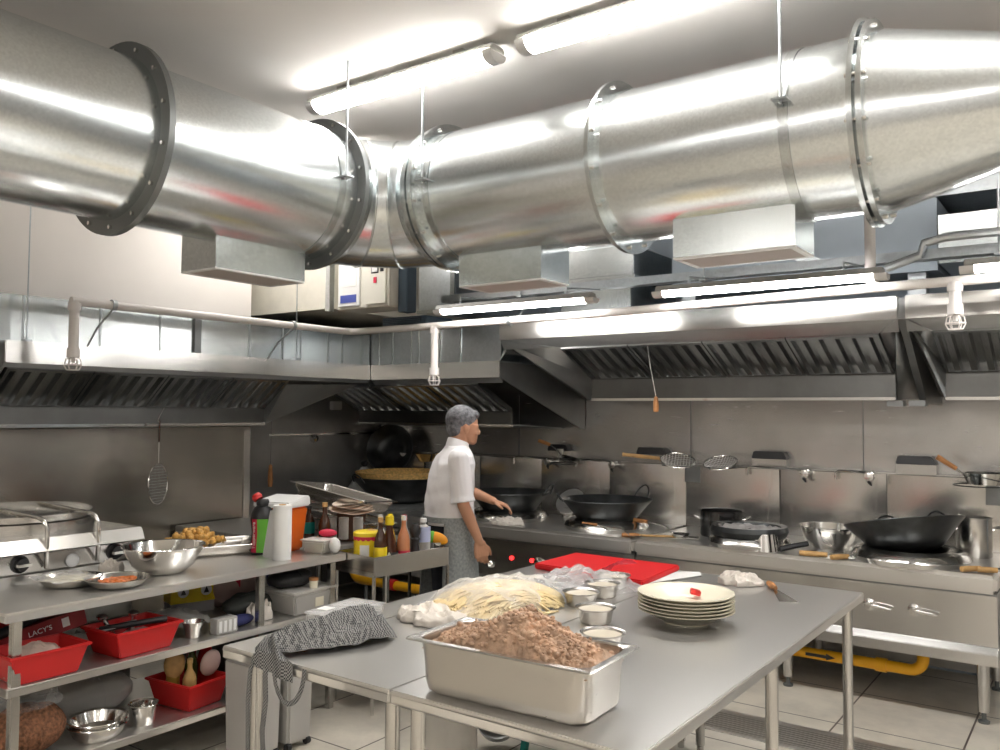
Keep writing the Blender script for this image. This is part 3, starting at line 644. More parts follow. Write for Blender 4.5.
# corner pieces
t = thing('funnel_cone', 'shiny steel cone with a black knob left of the bamboo steamer', 'cone lid', (-5.63, 5.72, .8005))
B().lathe([(.22, 0), (.22, .012), (.20, .06), (.03, .33), (0, .335)], 36).build('cone', plain('bright_cone_metal', (.75, .76, .74), .42, .6), t); B().lathe([(.012, .33), (.03, .35), (.035, .37), (.02, .385), (0, .386)], 16).build('knob', 'black', t)
def ladle(name, label, cat, loc, rot, L=.42, R=.06, wood=.16, mat='steel_pol', depth=.45):
    t = thing(name, label, cat, loc, 0, None, rot)
    B().lathe([(0, 0), (R * .5, R * depth * .18), (R * .85, R * depth * .6), (R, R * depth), (R * .96, R * depth), (R * .8, R * depth * .65), (R * .45, R * depth * .28), (0, .003)], 24).build('bowl', mat, t)
    B().tube([(R * .97, 0, R * depth), (R + .05, 0, R * depth + .03), (L - wood, 0, R * depth + .05)], .006, 8).build('shaft', 'steel', t)
    B().lathe([(0, 0), (.013, .004), (.016, .06), (.014, wood - .01), (.018, wood), (0, wood + .004)], 12, (L - wood, 0, R * depth + .05), 'x').build('handle', 'wood', t)
    return t
# strainers and ring racks in front of the splash guard
def ring_rack(x, z, y, R, label):
    t = thing('ring_rack', label, 'wire rack', (x, y, z), 0, 'iron ring racks on the splash guard')
    B().tube([(R * math.cos(a), R * math.sin(a), 0) for a in [2 * PI * k / 28 for k in range(28)]], .004, 6, True).tube([(0, R, 0), (0, 6.079 - y, 0)], .006, 6).build('ring', 'iron', t)
    B().box(-.06 + .06, .06 + .06, 6.06 - y, 6.078 - y, -.13, -.01).build('bracket', 'steel_dark', t)
    return t
ring_rack(-2.6, 1.262, 5.93, .115, 'iron ring rack with square bracket holding the wooden-handled strainer')
ring_rack(-2.27, 1.262, 5.93, .115, 'iron ring rack with square bracket right of the wooden-handled strainer')
ring_rack(-3.6, 1.235, 5.93, .12, 'iron ring rack holding the ladle left of the middle wok')
ring_rack(-.62, 1.225, 5.9, .15, 'iron ring rack at the right edge holding a steel pan')
def strainer(label, loc, rz, R, hl, tilt=0.0):
    t = thing('strainer', label, 'strainer', loc, 0, None, (Matrix.Rotation(math.radians(22), 3, 'X') @ Matrix.Rotation(rz, 3, 'Z') @ Matrix.Rotation(tilt, 3, 'Y')).to_euler())
    B().tube([(R * math.cos(a), R * math.sin(a), 0) for a in [2 * PI * k / 32 for k in range(32)]], .005, 6, True).build('rim', 'steel_pol', t)
    bb = B()
    for k in range(-5, 6):
        u = R * k / 6; h = math.sqrt(R * R - u * u)
        bb.tube([(u, -h + 2 * h * i / 6, -.03 * (1 - (u * u + (-h + 2 * h * i / 6) ** 2) / (R * R))) for i in range(7)], .0016, 4)
        bb.tube([(-h + 2 * h * i / 6, u, -.03 * (1 - (u * u + (-h + 2 * h * i / 6) ** 2) / (R * R))) for i in range(7)], .0016, 4)
    me = bb.build('mesh', 'steel_table', t); me['kind'] = 'stuff'
    if hl: B().lathe([(0, 0), (.012, .004), (.015, hl * .5), (.013, hl - .01), (.017, hl), (0, hl + .004)], 12, (R, 0, 0), 'x').build('handle', 'wood_pale', t)
    return t
strainer('round wire strainer with long wooden handle on a ring rack', (-2.6, 5.93, 1.30), PI + .32, .13, .28, -.22)
strainer('round wire strainer without handle resting on the second ring rack', (-2.27, 5.93, 1.295), 0, .12, 0)
ladle('ladle', 'steel ladle with wooden handle resting on the left ring rack', 'ladle', (-3.55, 5.93, 1.243), (0, -.25, PI - .1), .33, .09, .12)
t = thing('paper_cup', 'small pale cup standing behind the ladle on the left ring rack', 'cup', (-3.72, 6.12, 1.2655)); B().lathe([(0, 0), (.03, 0), (.045, .08), (.043, .08), (.028, .004), (0, .004)], 20).build('cup', 'unit_white', t)
t = thing('frying_pan', 'small steel pan with wooden handle on the right ring rack', 'pan', (-.60, 5.9, 1.232), 0, None, (0, -.0, 0))
B().lathe([(0, 0), (.09, 0), (.125, .07), (.122, .07), (.088, .004), (0, .004)], 36).build('bowl', 'steel_pol', t)
B().tube([(-.12, 0, .06), (-.16, -.02, .10)], .008, 8).build('shaft', 'steel', t); B().tube([(-.15, -.015, .09), (-.25, -.05, .16)], [.014, .018], 10).build('handle', 'wood', t)
t = thing('steel_bowl', 'small steel bowl on the splash guard beside the hung wok', 'bowl', (-5.12, 6.0, 1.19)); B().lathe([(0, 0), (.06, 0), (.11, .07), (.106, .07), (.058, .004), (0, .004)], 32).build('bowl', 'steel_pol', t)
B().tube([(0, .07, .02), (0, .10, .02)], .012, 8).build('bracket', 'steel_dark', t)
# pots
def pot(name, label, cat, loc, R, h, mat='steel_pol', lid=False, flare=1.0, handles=True, fill=None):
    t = thing(name, label, cat, loc)
    B().lathe([(0, 0), (R * .96 / flare, 0), (R / flare, .01), (R, h), (R * 1.05, h + .003), (R * 1.05, h + .007), (R * .97, h + .004), (R * .96 / flare, .012), (0, .008)], 40).build('body', mat, t)
    if handles:
        for a in (0.3, PI + .3): loop(t, a, R, h * .75, 'steel', .02, .035, .03, 1.0)
    if fill: B().lathe([(0, h * .8), (R * .93, h * .8), (R * .93, h * .8 - .01), (0, h * .8 - .01)], 32).build('filling', fill, t)
    return t
pot('stock_pot', 'dark steel pot behind the ash covered burner', 'pot', (-2.19, 5.74, .8005), .145, .17, plain('dark_polished_pot', (.10, .10, .10), .2, .9))
pot('stock_pot', 'tall steel pot behind the tilted wok at the right', 'pot', (-.66, 5.86, .8005), .10, .23, 'steel')
t = thing('mixing_bowl', 'shiny steel mixing bowl on the range left of the tilted wok', 'bowl', (-1.45, 5.66, .8005))
B().lathe([(0, 0), (.09, 0), (.15, .05), (.175, .135), (.182, .14), (.172, .138), (.146, .05), (.085, .006), (0, .006)], 40).build('bowl', 'steel_pol', t)
t = thing('filled_wok', 'black iron rim filled with grey ash on the brassy burner ring', 'wok', (-1.885, 5.42, .872))
B().lathe([(.235, 0), (.245, .03), (.235, .06), (.2, .055), (.19, .03), (.2, 0)], 40).build('rim', 'iron', t)
t2 = tag(B().grid(lambda u, v: (-1.885 + (.02 + .175 * u) * math.cos(2 * PI * v), 5.42 + (.02 + .175 * u) * math.sin(2 * PI * v), .90 + .02 * fbm(u * 5 * math.cos(2 * PI * v), u * 5 * math.sin(2 * PI * v)) + .012), 10, 36).build('grey_ash', plain('grey_ash', (.42, .4, .39), .9, vary=.15, bmp=.6)), 'crusty grey ash inside the black iron rim', 'ash', kind='stuff')
t = thing('strainer_pot', 'round screen leaning over a pot left of the middle wok', 'strainer', (-3.42, 5.78, .8005))
B().lathe([(0, 0), (.08, 0), (.085, .11), (.08, .11), (.075, .006), (0, .006)], 28).build('pot', 'steel', t)
B().lathe([(0, .005), (.115, 0), (.12, .008), (.115, .014), (0, .012)], 32).xf(Matrix.Translation((.0, -.03, .15)) @ Matrix.Rotation(math.radians(50), 4, 'X')).build('screen', 'steel_table', t)
t = thing('steel_cup', 'upturned fluted steel cup on the range edge below the ash rim', 'cup', (-1.76, 5.31, .8005)); 
B().loft([[(r * (1 + .03 * math.cos(14 * a)) * math.cos(a), r * (1 + .03 * math.cos(14 * a)) * math.sin(a), z) for a in [2 * PI * k / 84 for k in range(84)]] for r, z in ((.105, 0), (.085, .105), (.075, .11))]).build('cup', 'steel_pol', t)
ladle('ladle', 'steel ladle lying on the range in front of the dark pot', 'ladle', (-2.36, 5.42, .803), (0, 0.0, 2.9), .40, .065, .12, depth=.5)
ladle('ladle', 'ladle with orange wooden handle lying below the middle wok', 'ladle', (-2.62, 5.27, .803), (0, .03, PI - .05), .42, .05, .12, depth=.3)
t = thing('wok_turner', 'long wooden handled wok turner lying diagonally on the range', 'spatula', (-2.72, 5.26, .8125), .42)
B().lathe([(0, 0), (.014, .004), (.016, .08), (.013, .12), (0, .122)], 12, (0, 0, 0), 'x').build('handle', 'wood', t); B().tube([(.12, 0, 0), (.40, 0, .0)], .008, 8).build('shaft', 'wood_pale', t); B().box(.40, .52, -.05, .05, -.004, .0).build('blade', 'steel', t)
t = thing('cleaver', 'dark cleaver with black handle lying right of the fluted cup', 'knife', (-1.64, 5.27, .8015), .75)
B().tube([(0, 0, .018), (.05, 0, .03), (.18, 0, .05)], .017, 8).build('handle', 'black', t); B().hexa([(.16, -.05, .001), (.38, -.10, .001), (.38, .05, .001), (.16, .03, .001)], [(.16, -.05, .004), (.38, -.10, .004), (.38, .05, .004), (.16, .03, .004)]).build('blade', 'steel_pan', t)
for i, (x, y, rz, L) in enumerate([(-1.40, 5.24, .2, .16), (-1.27, 5.23, .9, .12), (-.60, 5.27, .8, .12), (-.53, 5.28, .4, .10)]):
    t = thing('kitchen_utensil', ['pale wooden utensil handle lying by the mixing bowl', 'thick wooden utensil handle pointing out left of the tilted wok', 'thick wooden handle pointing out at the right end of the range', 'thin wooden handle lying at the right range corner'][i], 'utensil', (x, y, .818), rz + PI)
    B().lathe([(0, 0), (.014, .004), (.017, L * .6), (.015, L), (0, L + .003)], 12, (-.05, 0, 0), 'x').build('handle', 'wood_pale', t)
    B().tube([(-.04, 0, 0), (-.20, .02, -.005)], .007, 8).build('shaft', 'steel', t)
def crumple(label, name, c, sx, sy, sz, mat, seed, n=26, group=None, cat='cloth'):
    def fn(u, v):
        a = 2 * PI * v; r = math.sin(u * PI / 2)
        x, y = r * math.cos(a), r * math.sin(a); e = 1 + .28 * fbm(x * 2.2 + seed, y * 2.2, seed)
        h = max(0, math.cos(u * PI / 2)) ** .5 * (.55 + .45 * noise.noise(Vector((x * 1.9 + seed, y * 1.9, 1.7)))) + .42 * (1 - 2.2 * abs(noise.noise(Vector((x * 2.6 + y * 1.1 + seed, y * 2.2 - x, seed))))) * (1 - u ** 4) + .15 * (1 - 2 * abs(noise.noise(Vector((x * 6, y * 6 + seed, 2))))) * (1 - u ** 5)
        return (c[0] + sx * x * e, c[1] + sy * y * e, c[2] + max(0.002, sz * h))
    return tag(B().grid(fn, n, 2 * n).build(name, mat, ang=60), label, cat, group)
crumple('white wiping cloth on the range edge in front of the man', 'wiping_cloth', (-3.72, 5.30, .8005), .14, .09, .05, 'cloth', 3.1)
t = thing('scrub_brush', 'wooden handled brush hanging on a wire from the high hood', 'brush', (-2.36, 5.0, 0))
B().tube([(-.05, -.0, 2.168), (-.02, 0, 1.95), (.02, 0, 1.755)], .003, 6).build('wire', 'steel_pol', t); B().lathe([(0, 1.655), (.016, 1.66), (.018, 1.70), (.013, 1.75), (0, 1.76)], 12, (.02, 0, 0)).build('handle', 'wood', t)
t = thing('scrub_brush', 'wooden brush handle hanging against the dark corner cladding', 'brush', (-5.6, 4.6, 0))
B().lathe([(0, 1.02), (.018, 1.025), (.022, 1.08), (.014, 1.2), (0, 1.21)], 12).build('handle', 'wood', t); B().tube([(0, 0, 1.2), (0, .0, 1.56), (-.28, .0, 1.58)], .003, 6).build('wire', 'flange', t)
t = thing('hanging_sieve', 'round wire sieve hanging from the left hood rail', 'strainer', (-5.0, 3.2, 0), .35)
B().tube([(0, .04, 1.66), (0, .0, 1.61), (0, -.02, 1.58), (0, 0, 1.565)], .003, 6).tube([(0, 0, 1.47), (0, 0, 1.30)], .003, 6).build('hook', 'steel_pol', t)
B().tube([(0, 0, 1.58), (0, 0, 1.44)], .006, 8).build('handle', 'glassb', t)
B().tube([(0, .095 * math.cos(a), 1.17 + .13 * math.sin(a)) for a in [2 * PI * k / 32 for k in range(32)]], .0045, 6, True).build('rim', 'steel_pol', t)
bb = B()
for k in range(-6, 7):
    u = k / 7; h = math.sqrt(1 - u * u)
    bb.tube([(0, .095 * u, 1.17 - .13 * h), (0, .095 * u, 1.17 + .13 * h)], .0014, 4).tube([(0, -.095 * h, 1.17 + .13 * u), (0, .095 * h, 1.17 + .13 * u)], .0014, 4)
bb.build('mesh', 'steel_dark', t)['kind'] = 'stuff'

# ------------------------------------------------------------------ worktables
TZ = .85
def worktable(label, x0, x1, y0, y1, legs, shelves=(), lip=.04, round_leg=True, name='worktable', mat='steel_table', leg_r=.022):
    t = thing(name, label, 'work table', (0, 0, 0))
    B().box(x0, x1, y0, y1, TZ - .012, TZ).box(x0, x0 + .012, y0, y1, TZ - lip, TZ - .012).box(x1 - .012, x1, y0, y1, TZ - lip, TZ - .012).box(x0 + .012, x1 - .012, y0, y0 + .012, TZ - lip, TZ - .012).box(x0 + .012, x1 - .012, y1 - .012, y1, TZ - lip, TZ - .012).build('tabletop', mat, t, bevel=.003)
    B().box(x0 + .03, x1 - .03, y0 + .03, y1 - .03, TZ - .03, TZ - .013).build('underframe', 'steel_dark', t)
    for z in shelves:
        B().box(x0 + .01, x1 - .02, y0 + .02, y1 - .02, z - .006, z).box(x0 + .01, x1 - .02, y0 + .02, y0 + .03, z - .035, z - .006).box(x1 - .032, x1 - .02, y0 + .03, y1 - .02, z - .035, z - .006).build('shelf', mat, t, bevel=.002)
    for x, y in legs:
        if round_leg: B().lathe([(leg_r * .7, 0.0005), (leg_r * .8, .03), (leg_r, .035), (leg_r, TZ - .031)], 18, (x, y, 0)).build('leg', 'steel', t)
        else: B().box(x - leg_r, x + leg_r, y - leg_r, y + leg_r, .0005, TZ - .031).build('leg', 'steel', t, bevel=.003)
    return t
worktable('long stainless prep table at the right with the meat pan and plates on it', -1.686, -.90, 1.83, 4.09, [(-.95, 4.0), (-.95, 2.95), (-1.64, 1.9), (-.95, 1.9), (-1.64, 4.0)])
worktable('stainless prep table in the middle with the noodle bag and white cloth on it', -2.27, -1.690, 1.83, 4.09, [(-1.74, 1.9), (-2.2, 4.0), (-1.74, 4.0)])
worktable('narrow stainless table at the left of the centre tables under the checked towel', -2.457, -2.276, 1.83, 4.09, [(-2.36, 1.9), (-2.36, 4.0)])
worktable('long stainless prep table with two loaded shelves along the left side', -4.25, -3.5, 1.60, 3.42, [(-3.545, 1.66), (-3.545, 2.86), (-3.545, 3.35), (-4.2, 1.66), (-4.2, 2.86), (-4.2, 3.35)], (.548, .213), round_leg=False, leg_r=.018)
worktable('stainless side counter behind the prep table in the corner', -5.25, -3.72, 3.5, 4.1, [(-5.2, 3.55), (-5.2, 4.05), (-3.78, 4.05), (-4.4, 3.55)], (.2,))
# condiment cart
t = thing('condiment_cart', 'small steel cart with raised rim full of sauce bottles', 'cart', (-3.40, 3.70, 0), math.radians(-7))
cw, cl = .175, .285
B().box(-cw, cw, -cl, cl, .765, .775).box(-cw, cw, -cl, -cl + .01, .74, .85).box(-cw, cw, cl - .01, cl, .74, .85).box(-cw, -cw + .01, -cl + .01, cl - .01, .74, .85).box(cw - .01, cw, -cl + .01, cl - .01, .74, .85).build('tray', 'steel_pan', t, bevel=.002)
B().box(-cw + .02, cw - .02, -cl + .02, cl - .02, .18, .19).build('shelf', 'steel_table', t)
for x in (-1, 1):
    for y in (-1, 1): B().box(x * cw - .014 * (x > 0) - .0 , x * cw + .014 * (x < 0), y * cl - .014 * (y > 0), y * cl + .014 * (y < 0), .0005, .739).build('leg', 'steel', t)

# cooking appliance on the left wall
t = thing('hot_plate_range', 'steel pancake griddle with round lid and tube handles behind the left table', 'griddle', (0, 0, 0))
B().box(XN + .025, -4.275, 1.2, 2.60, .08, .94).build('body', 'steel', t, bevel=.004)
B().box(XN + .03, -4.32, 1.21, 2.59, .9405, .956).build('gap', 'black', t)
B().prism([(XN + .025, .957), (-4.20, .957), (-4.235, 1.02), (XN + .025, 1.02)], 1.2, 2.62, 'y').build('top', 'steel_pan', t, bevel=.003)
B().lathe([(0, 0), (.40, 0), (.40, .05), (.36, .055), (0, .055)], 56, (-4.76, 2.19, 1.0205)).build('plate', 'steel_pan', t)
ld = B().lathe([(0, 0), (.385, 0), (.39, .03), (.37, .04), (0, .055)], 56, (-4.76, 2.19, 1.078)).build('lid', 'steel_pan', t)
for y in (2.10, 2.36):
    B().tube([(-4.262, y + .03, .87), (-4.22, y + .01, .93), (-4.2, y, 1.07), (-4.215, y - .01, 1.105), (-4.25, y - .02, 1.12), (-4.72, y - .05, 1.14)], .011, 10).build('tube_handle', 'steel_pol', t)
for y in (2.06, 2.32): B().tube([(-4.5, y + .0, 1.10), (-4.5, y, 1.13)], .006, 6).build('handle_post', 'steel_pol', t)
for y in (2.01, 2.49):
    k = B().lathe([(.042, 0), (.042, .008), (.034, .012), (.03, .035), (0, .037)], 24, (-4.274, y, .90), 'x').build('knob', 'black', t)
    B().box(-4.238, -4.215, y - .032, y + .032, .893, .907).xf(Matrix.Identity(4)).build('knob_grip', 'steel_pol', k)
B().lathe([(.034, 0), (.034, .008), (.03, .01), (0, .01)], 24, (-4.274, 2.265, .885), 'x').build('gauge', 'white', t)
for y in (1.25, 2.5):
    for x in (-4.4, -5.2): B().box(x, x + .04, y, y + .04, .0005, .079).build('foot', 'black', t)

# ------------------------------------------------------------------ things on the centre tables
def gn_pan(name, label, cat, loc, rz, hx, hy, h, mat='steel_pan', rim=.028, rot=None):
    t = thing(name, label, cat, loc, rz, None, rot)
    def rr(ax, ay, r, z, n=6):
        out = []
        for cx, cy, a0 in ((ax - r, ay - r, 0), (-ax + r, ay - r, PI / 2), (-ax + r, -ay + r, PI), (ax - r, -ay + r, 1.5 * PI)):
            out += [(cx + r * math.cos(a0 + PI / 2 * k / n), cy + r * math.sin(a0 + PI / 2 * k / n), z) for k in range(n + 1)]
        return out
    B().loft([rr(hx - .075, hy - .075, .03, 0.0), rr(hx - .05, hy - .05, .045, 0), rr(hx - .036, hy - .036, .05, .012), rr(hx - .03, hy - .03, .05, .04), rr(hx - rim + .002, hy - rim + .002, .05, h - .03), rr(hx - rim + .004, hy - rim + .004, .05, h - .004),
              rr(hx - rim + .008, hy - rim + .008, .045, h), rr(hx - .003, hy - .003, .012, h), rr(hx, hy, .012, h - .004), rr(hx - .003, hy - .003, .012, h - .006), rr(hx - rim + .002, hy - rim + .002, .045, h - .007)], cap=False).build('outer_shell', mat, t, ang=28)
    B().loft([rr(hx - rim + .006, hy - rim + .006, .046, h - .001), rr(hx - .034, hy - .034, .05, .04), rr(hx - .045, hy - .045, .045, .008), rr(hx - .12, hy - .12, .03, .004)], cap=False).add(rr(hx - .12, hy - .12, .03, .004), [tuple(range(28))]).build('inner_shell', mat, t, ang=28)
    return t
gn_pan('gastronorm_pan', 'deep rectangular steel pan heaped with minced meat at the table front', 'pan', (-1.345, 1.992, TZ + .0005), math.radians(2.3), .296, .152, .158)
def meat(u, v):
    x, y = -1 + 2 * u, -1 + 2 * v
    ex, ey = 1 - abs(x) ** 2.6, 1 - abs(y) ** 2.2
    base = .124 + .105 * max(0, ex) ** .5 * max(0, ey) ** .6 * (.62 + .55 * math.exp(-((x - .08) ** 2) * 7))
    p = Vector((x * 3.2, y * 1.6, 0)); n1 = noise.fractal(p * 2.2, 1, 2, 4); n2 = noise.noise(p * 8.0); n3 = abs(noise.noise(p * 4.5 + Vector((3, 1, 2))))
    w = min(1, max(0, ex) * 4) * min(1, max(0, ey) * 4)
    ca, sa = math.cos(.04), math.sin(.04); px_, py_ = x * .264 + w * .012 * noise.noise(p * 7 + Vector((9, 0, 0))), y * .112 + w * .010 * noise.noise(p * 7 + Vector((0, 9, 0)))
    return (-1.345 + px_ * ca - py_ * sa, 1.992 + px_ * sa + py_ * ca, TZ + base + w * (.016 * n1 + .006 * n2 - .016 * n3))
mb = B().grid(meat, 150, 90); rnd = random.Random(11)
for k in range(1000):
    q = meat(.06 + .88 * rnd.random(), .06 + .88 * rnd.random()); r = rnd.uniform(.003, .008)
    mb.ball((q[0], q[1], q[2] + r * .15), r, 7, 5, (rnd.uniform(.7, 1.5), rnd.uniform(.7, 1.4), rnd.uniform(.6, 1.1)))
tag(mb.build('minced_meat', 'meat', ang=60), 'heap of brown minced meat in the rectangular steel pan', 'minced meat', kind='stuff')

pl = thing('plate', 'top plate of the cream stack, with a red scrap on its rim', 'plate', (-1.325, 3.095, TZ + .0005 + 5 * .0125), 0, 'stacked cream plates')
B().lathe([(0, .0), (.085, .0), (.088, .006), (.10, .012), (.15, .036), (.172, .046), (.182, .05), (.183, .054), (.172, .053), (.15, .045), (.10, .022), (.08, .014), (0, .012)], 64).build('dish', 'cream', pl)
names = ['bottom plate of the cream plate stack', 'second plate from the bottom of the cream stack', 'third plate from the bottom of the cream stack', 'third plate from the top of the cream stack', 'second plate from the top of the cream stack']
for k in range(5): dup(pl, (-1.325 + .002 * math.sin(k * 3), 3.095 + .002 * math.cos(k * 2), TZ + .0005 + k * .0125), .3 * k, names[k])
tag(B().box(-.02, .02, -.018, .018, 0, .02).xf(Matrix.Translation((-1.32, 3.17, TZ + .092)) @ Matrix.Rotation(.5, 4, 'Z') @ Matrix.Rotation(.25, 4, 'Y')).build('red_scrap', 'red', bevel=.003), 'small red food scrap lying on the top plate', 'food scrap')
bb = B().hexa([(-2.39, 3.66, TZ + .0007), (-1.745, 3.58, TZ + .0007), (-1.775, 4.07, TZ + .0007), (-2.39, 4.08, TZ + .0007)], [(-2.39, 3.66, TZ + .03), (-1.745, 3.58, TZ + .03), (-1.775, 4.07, TZ + .03), (-2.39, 4.08, TZ + .03)])
tag(bb.build('cutting_board', 'red_board', bevel=.006), 'large bright red cutting board at the far end of the centre tables', 'cutting board')
tag(B().hexa([(-1.76, 3.66, TZ + .0007), (-1.62, 3.98, TZ + .0007), (-1.66, 4.05, TZ + .0007), (-1.765, 4.0, TZ + .0007)], [(-1.75, 3.66, TZ + .006), (-1.62, 3.98, TZ + .009), (-1.66, 4.05, TZ + .012), (-1.765, 4.0, TZ + .008)]).build('paper_sheet', 'paper', bevel=.001), 'white folded paper sticking out at the right of the red cutting board', 'paper')
bl = None
spots = [(-1.785, 3.09, 'steel sauce bowl partly under the clear plastic bag'), (-1.80, 3.30, 'steel sauce bowl second nearest the red cutting board'), (-1.85, 3.50, 'steel sauce bowl touching the red cutting board side'), (-1.60, 2.88, 'steel sauce bowl full of cream sauce just behind the meat pan'), (-1.40, 2.57, 'steel bowl half hidden right behind the meat pan corner')]
for i, (x, y, lb) in enumerate(spots):
    if bl is None:
        bl = thing('sauce_bowl', lb, 'bowl', (x, y, TZ + .0005), 0, 'small steel sauce bowls')
        B().lathe([(0, 0), (.056, 0), (.06, .004), (.064, .03), (.07, .052), (.078, .056), (.078, .059), (.068, .056), (.061, .03), (.056, .006), (0, .005)], 40).build('bowl', 'steel_pan', bl)
        B().lathe([(0, .05), (.066, .049), (.066, .044), (0, .044)], 32).build('sauce', 'sauce', bl)
    else: dup(bl, (x, y, TZ + .0005), i, lb)
# noodles in a bag
def noodle_h(x, y): return .088 * max(0, 1 - (x / .23) ** 2 - (y / .31) ** 2) ** .6
bb = B()
for k in range(330):
    u = -1 + 2 * (k % 66) / 65; lay = k // 66; pts = []
    x0 = u * .2 + random.uniform(-.01, .01)
    L = math.sqrt(max(.02, 1 - u * u * .9)) * .28
    for i in range(9):
        y = -L + 2 * L * i / 8; x = x0 + .018 * math.sin(i * .9 + k) + .03 * math.sin(i * .5 + lay)
        pts.append((-2.06 + x * .93 + y * .3, 2.88 + y * .95 - x * .3, TZ + .006 + noodle_h(x, y) * (.35 + .16 * lay)))
    bb.tube(pts, .0042, 5)
tag(bb.build('noodles', 'noodle'), 'pale yellow bundle of fresh noodles inside the clear plastic bag', 'noodles', kind='stuff')
tbag = thing('plastic_bag', 'large crumpled clear plastic bag wrapped around the pale noodles', 'plastic bag', (0, 0, 0))
def bagf(u, v):
    y = -.36 + 1.22 * u; x = (-1 + 2 * v) * (.25 - .05 * u + .03 * math.sin(u * 9)) * (1 - .25 * max(0, .1 - u) * 10)
    wx, wy = -2.06 + x * .93 + y * .18, 2.88 + y * .95 - x * .25
    h = noodle_h(x * .9, y * .9) + .018
    if y > .2: h = max(h, .065 * (1 - abs(-1 + 2 * v) ** 2) * (1 - max(0, (y - .6)) * 2))
    edge = min(1, (1 - abs(-1 + 2 * v)) * 5) * min(1, u * 8) * min(1, (1 - u) * 8)
    n = noise.fractal(Vector((wx * 9, wy * 9, 1.0)), 1, 2, 3); n2 = abs(noise.noise(Vector((wx * 22, wy * 14, 4))))
    return (wx + .01 * n, wy + .01 * n2, TZ + .002 + edge * max(.003, h + .026 * n + .024 * n2 * (1.5 if y > .15 else .5)))
B().grid(bagf, 60, 34).build('bag_film', 'film', tbag, ang=80)
B().grid(lambda u, v: (-1.98 + .10 * u + .05 * v, 3.50 + .13 * u + .08 * v, TZ + .032 + .03 * math.sin(PI * u) * (.5 + v) + .05 * u + .01 * fbm(u * 8, v * 8)), 14, 8).build('printed_corner', 'film_red', tbag, ang=80)
crumple('white crumpled cloth on the middle table beside the noodle bag', 'wiping_cloth', (-2.13, 2.53, TZ + .0005), .135, .105, .048, 'cloth', 1.3)
crumple('white crumpled cloth at the far end of the right table', 'wiping_cloth', (-1.42, 3.93, TZ + .0005), .10, .08, .05, 'cloth', 7.7)
t = thing('palette_knife', 'short scraper with wooden handle lying on the far right table', 'knife', (-1.29, 3.97, TZ + .014), -1.0)
B().lathe([(0, 0), (.012, .003), (.016, .05), (.012, .10), (.009, .12), (0, .121)], 12, (0, 0, 0), 'x').build('handle', 'wood', t)
B().hexa([(.12, -.012, -.012), (.34, -.045, -.013), (.36, .035, -.013), (.12, .012, -.012)], [(.12, -.012, -.009), (.34, -.045, -.011), (.36, .035, -.011), (.12, .012, -.009)]).build('blade', 'steel_pol', t)
# checked apron over the table edge
def gingham3():
    m, nt, b = newmat('black_white_check'); v = coords(nt)
    ck = N(nt, 'ShaderNodeTexChecker'); ck.inputs['Scale'].default_value = 185; ck.inputs['Color1'].default_value = (.03, .032, .036, 1); ck.inputs['Color2'].default_value = (.34, .34, .33, 1)
    nt.links.new(v, ck.inputs['Vector']); nt.links.new(ck.outputs['Color'], b.inputs['Base Color']); b.inputs['Roughness'].default_value = .95; return m
M['gingham'] = gingham3()
tw = thing('checked_apron', 'black and white checked apron bundled over the near table edge', 'apron', (0, 0, 0))
def towel(u, v):
    s = -.16 + 1.16 * u; w = (-1 + 2 * v)
    cx, cy = -2.26 + .10 * max(s, 0), 1.86 + .42 * max(s, 0)
    hw = .07 + .05 * math.sin(min(1, max(s, 0)) * 2.6)
    fold = .5 + .5 * math.sin(w * 5 + s * 4 + 1.2 * fbm(s * 3, w * 2))
    h = .018 + (.045 + .05 * max(0, s)) * max(0, 1 - w * w) ** .7 * (.55 + .6 * fold) + .014 * fbm(s * 6, w * 5, 2)
    h *= min(1, (1.0 - s) * 7 + .25)
    x, y, z = cx + w * hw * .95 + .03 * s, cy - w * hw * .35, TZ + max(.003, h)
    if s < 0: y = 1.815 - .012 * fold + .0 * w; z = TZ + .02 - min(.06, -s * .5) - .012 * w; x = -2.17 + w * .085
    return (x, y, z)
B().grid(towel, 44, 26).build('cloth', 'gingham', tw, ang=80)
def ribbon(pts, w, name='tie'):
    bb = B(); P = [Vector(p) for p in pts]; L = []
    for i, p in enumerate(P): L += [p + Vector((-w / 2, 0, 0)), p + Vector((w / 2, .0, 0)), p + Vector((w / 2, .003, 0)), p + Vector((-w / 2, .003, 0))]
    bb.loft([L[i * 4:i * 4 + 4] for i in range(len(P))]); return bb.build(name, 'gingham', tw)
ribbon([(-2.21, 1.82, .87), (-2.215, 1.812, .80), (-2.21, 1.812, .72), (-2.225, 1.812, .62), (-2.215, 1.812, .52), (-2.22, 1.812, .40), (-2.215, 1.812, .30)], .022)
ribbon([(-2.275, 1.82, .855), (-2.29, 1.812, .80), (-2.30, 1.812, .70), (-2.295, 1.812, .55), (-2.30, 1.812, .35)], .018)
B().loft([[(p[0], p[1], p[2]), (p[0] + .016 * c, p[1], p[2] + .016 * s), (p[0] + .016 * c, p[1] + .003, p[2] + .016 * s), (p[0], p[1] + .003, p[2])] for p, c, s in [((-2.10 + .06 * -math.cos(PI * k / 12) * (1 + .1 * k / 12), 1.808, .84 - .105 * math.sin(PI * k / 12) + .012 * k / 12), -math.cos(PI * k / 12), -math.sin(PI * k / 12)) for k in range(13)]]).build('tie', 'gingham', tw)
t = thing('flat_tray', 'flat clear lidded tray at the left edge of the narrow table', 'tray', (-2.40, 2.36, TZ + .0005), .1)
B().box(-.10, .06, -.13, .15, 0, .03).build('base', 'film', t, bevel=.006); B().box(-.105, .065, -.135, .155, .031, .038).build('lid', 'film', t, bevel=.003)
B().box(-.09, -.04, -.08, -.03, .0385, .040).build('label_sticker', 'paper', t)

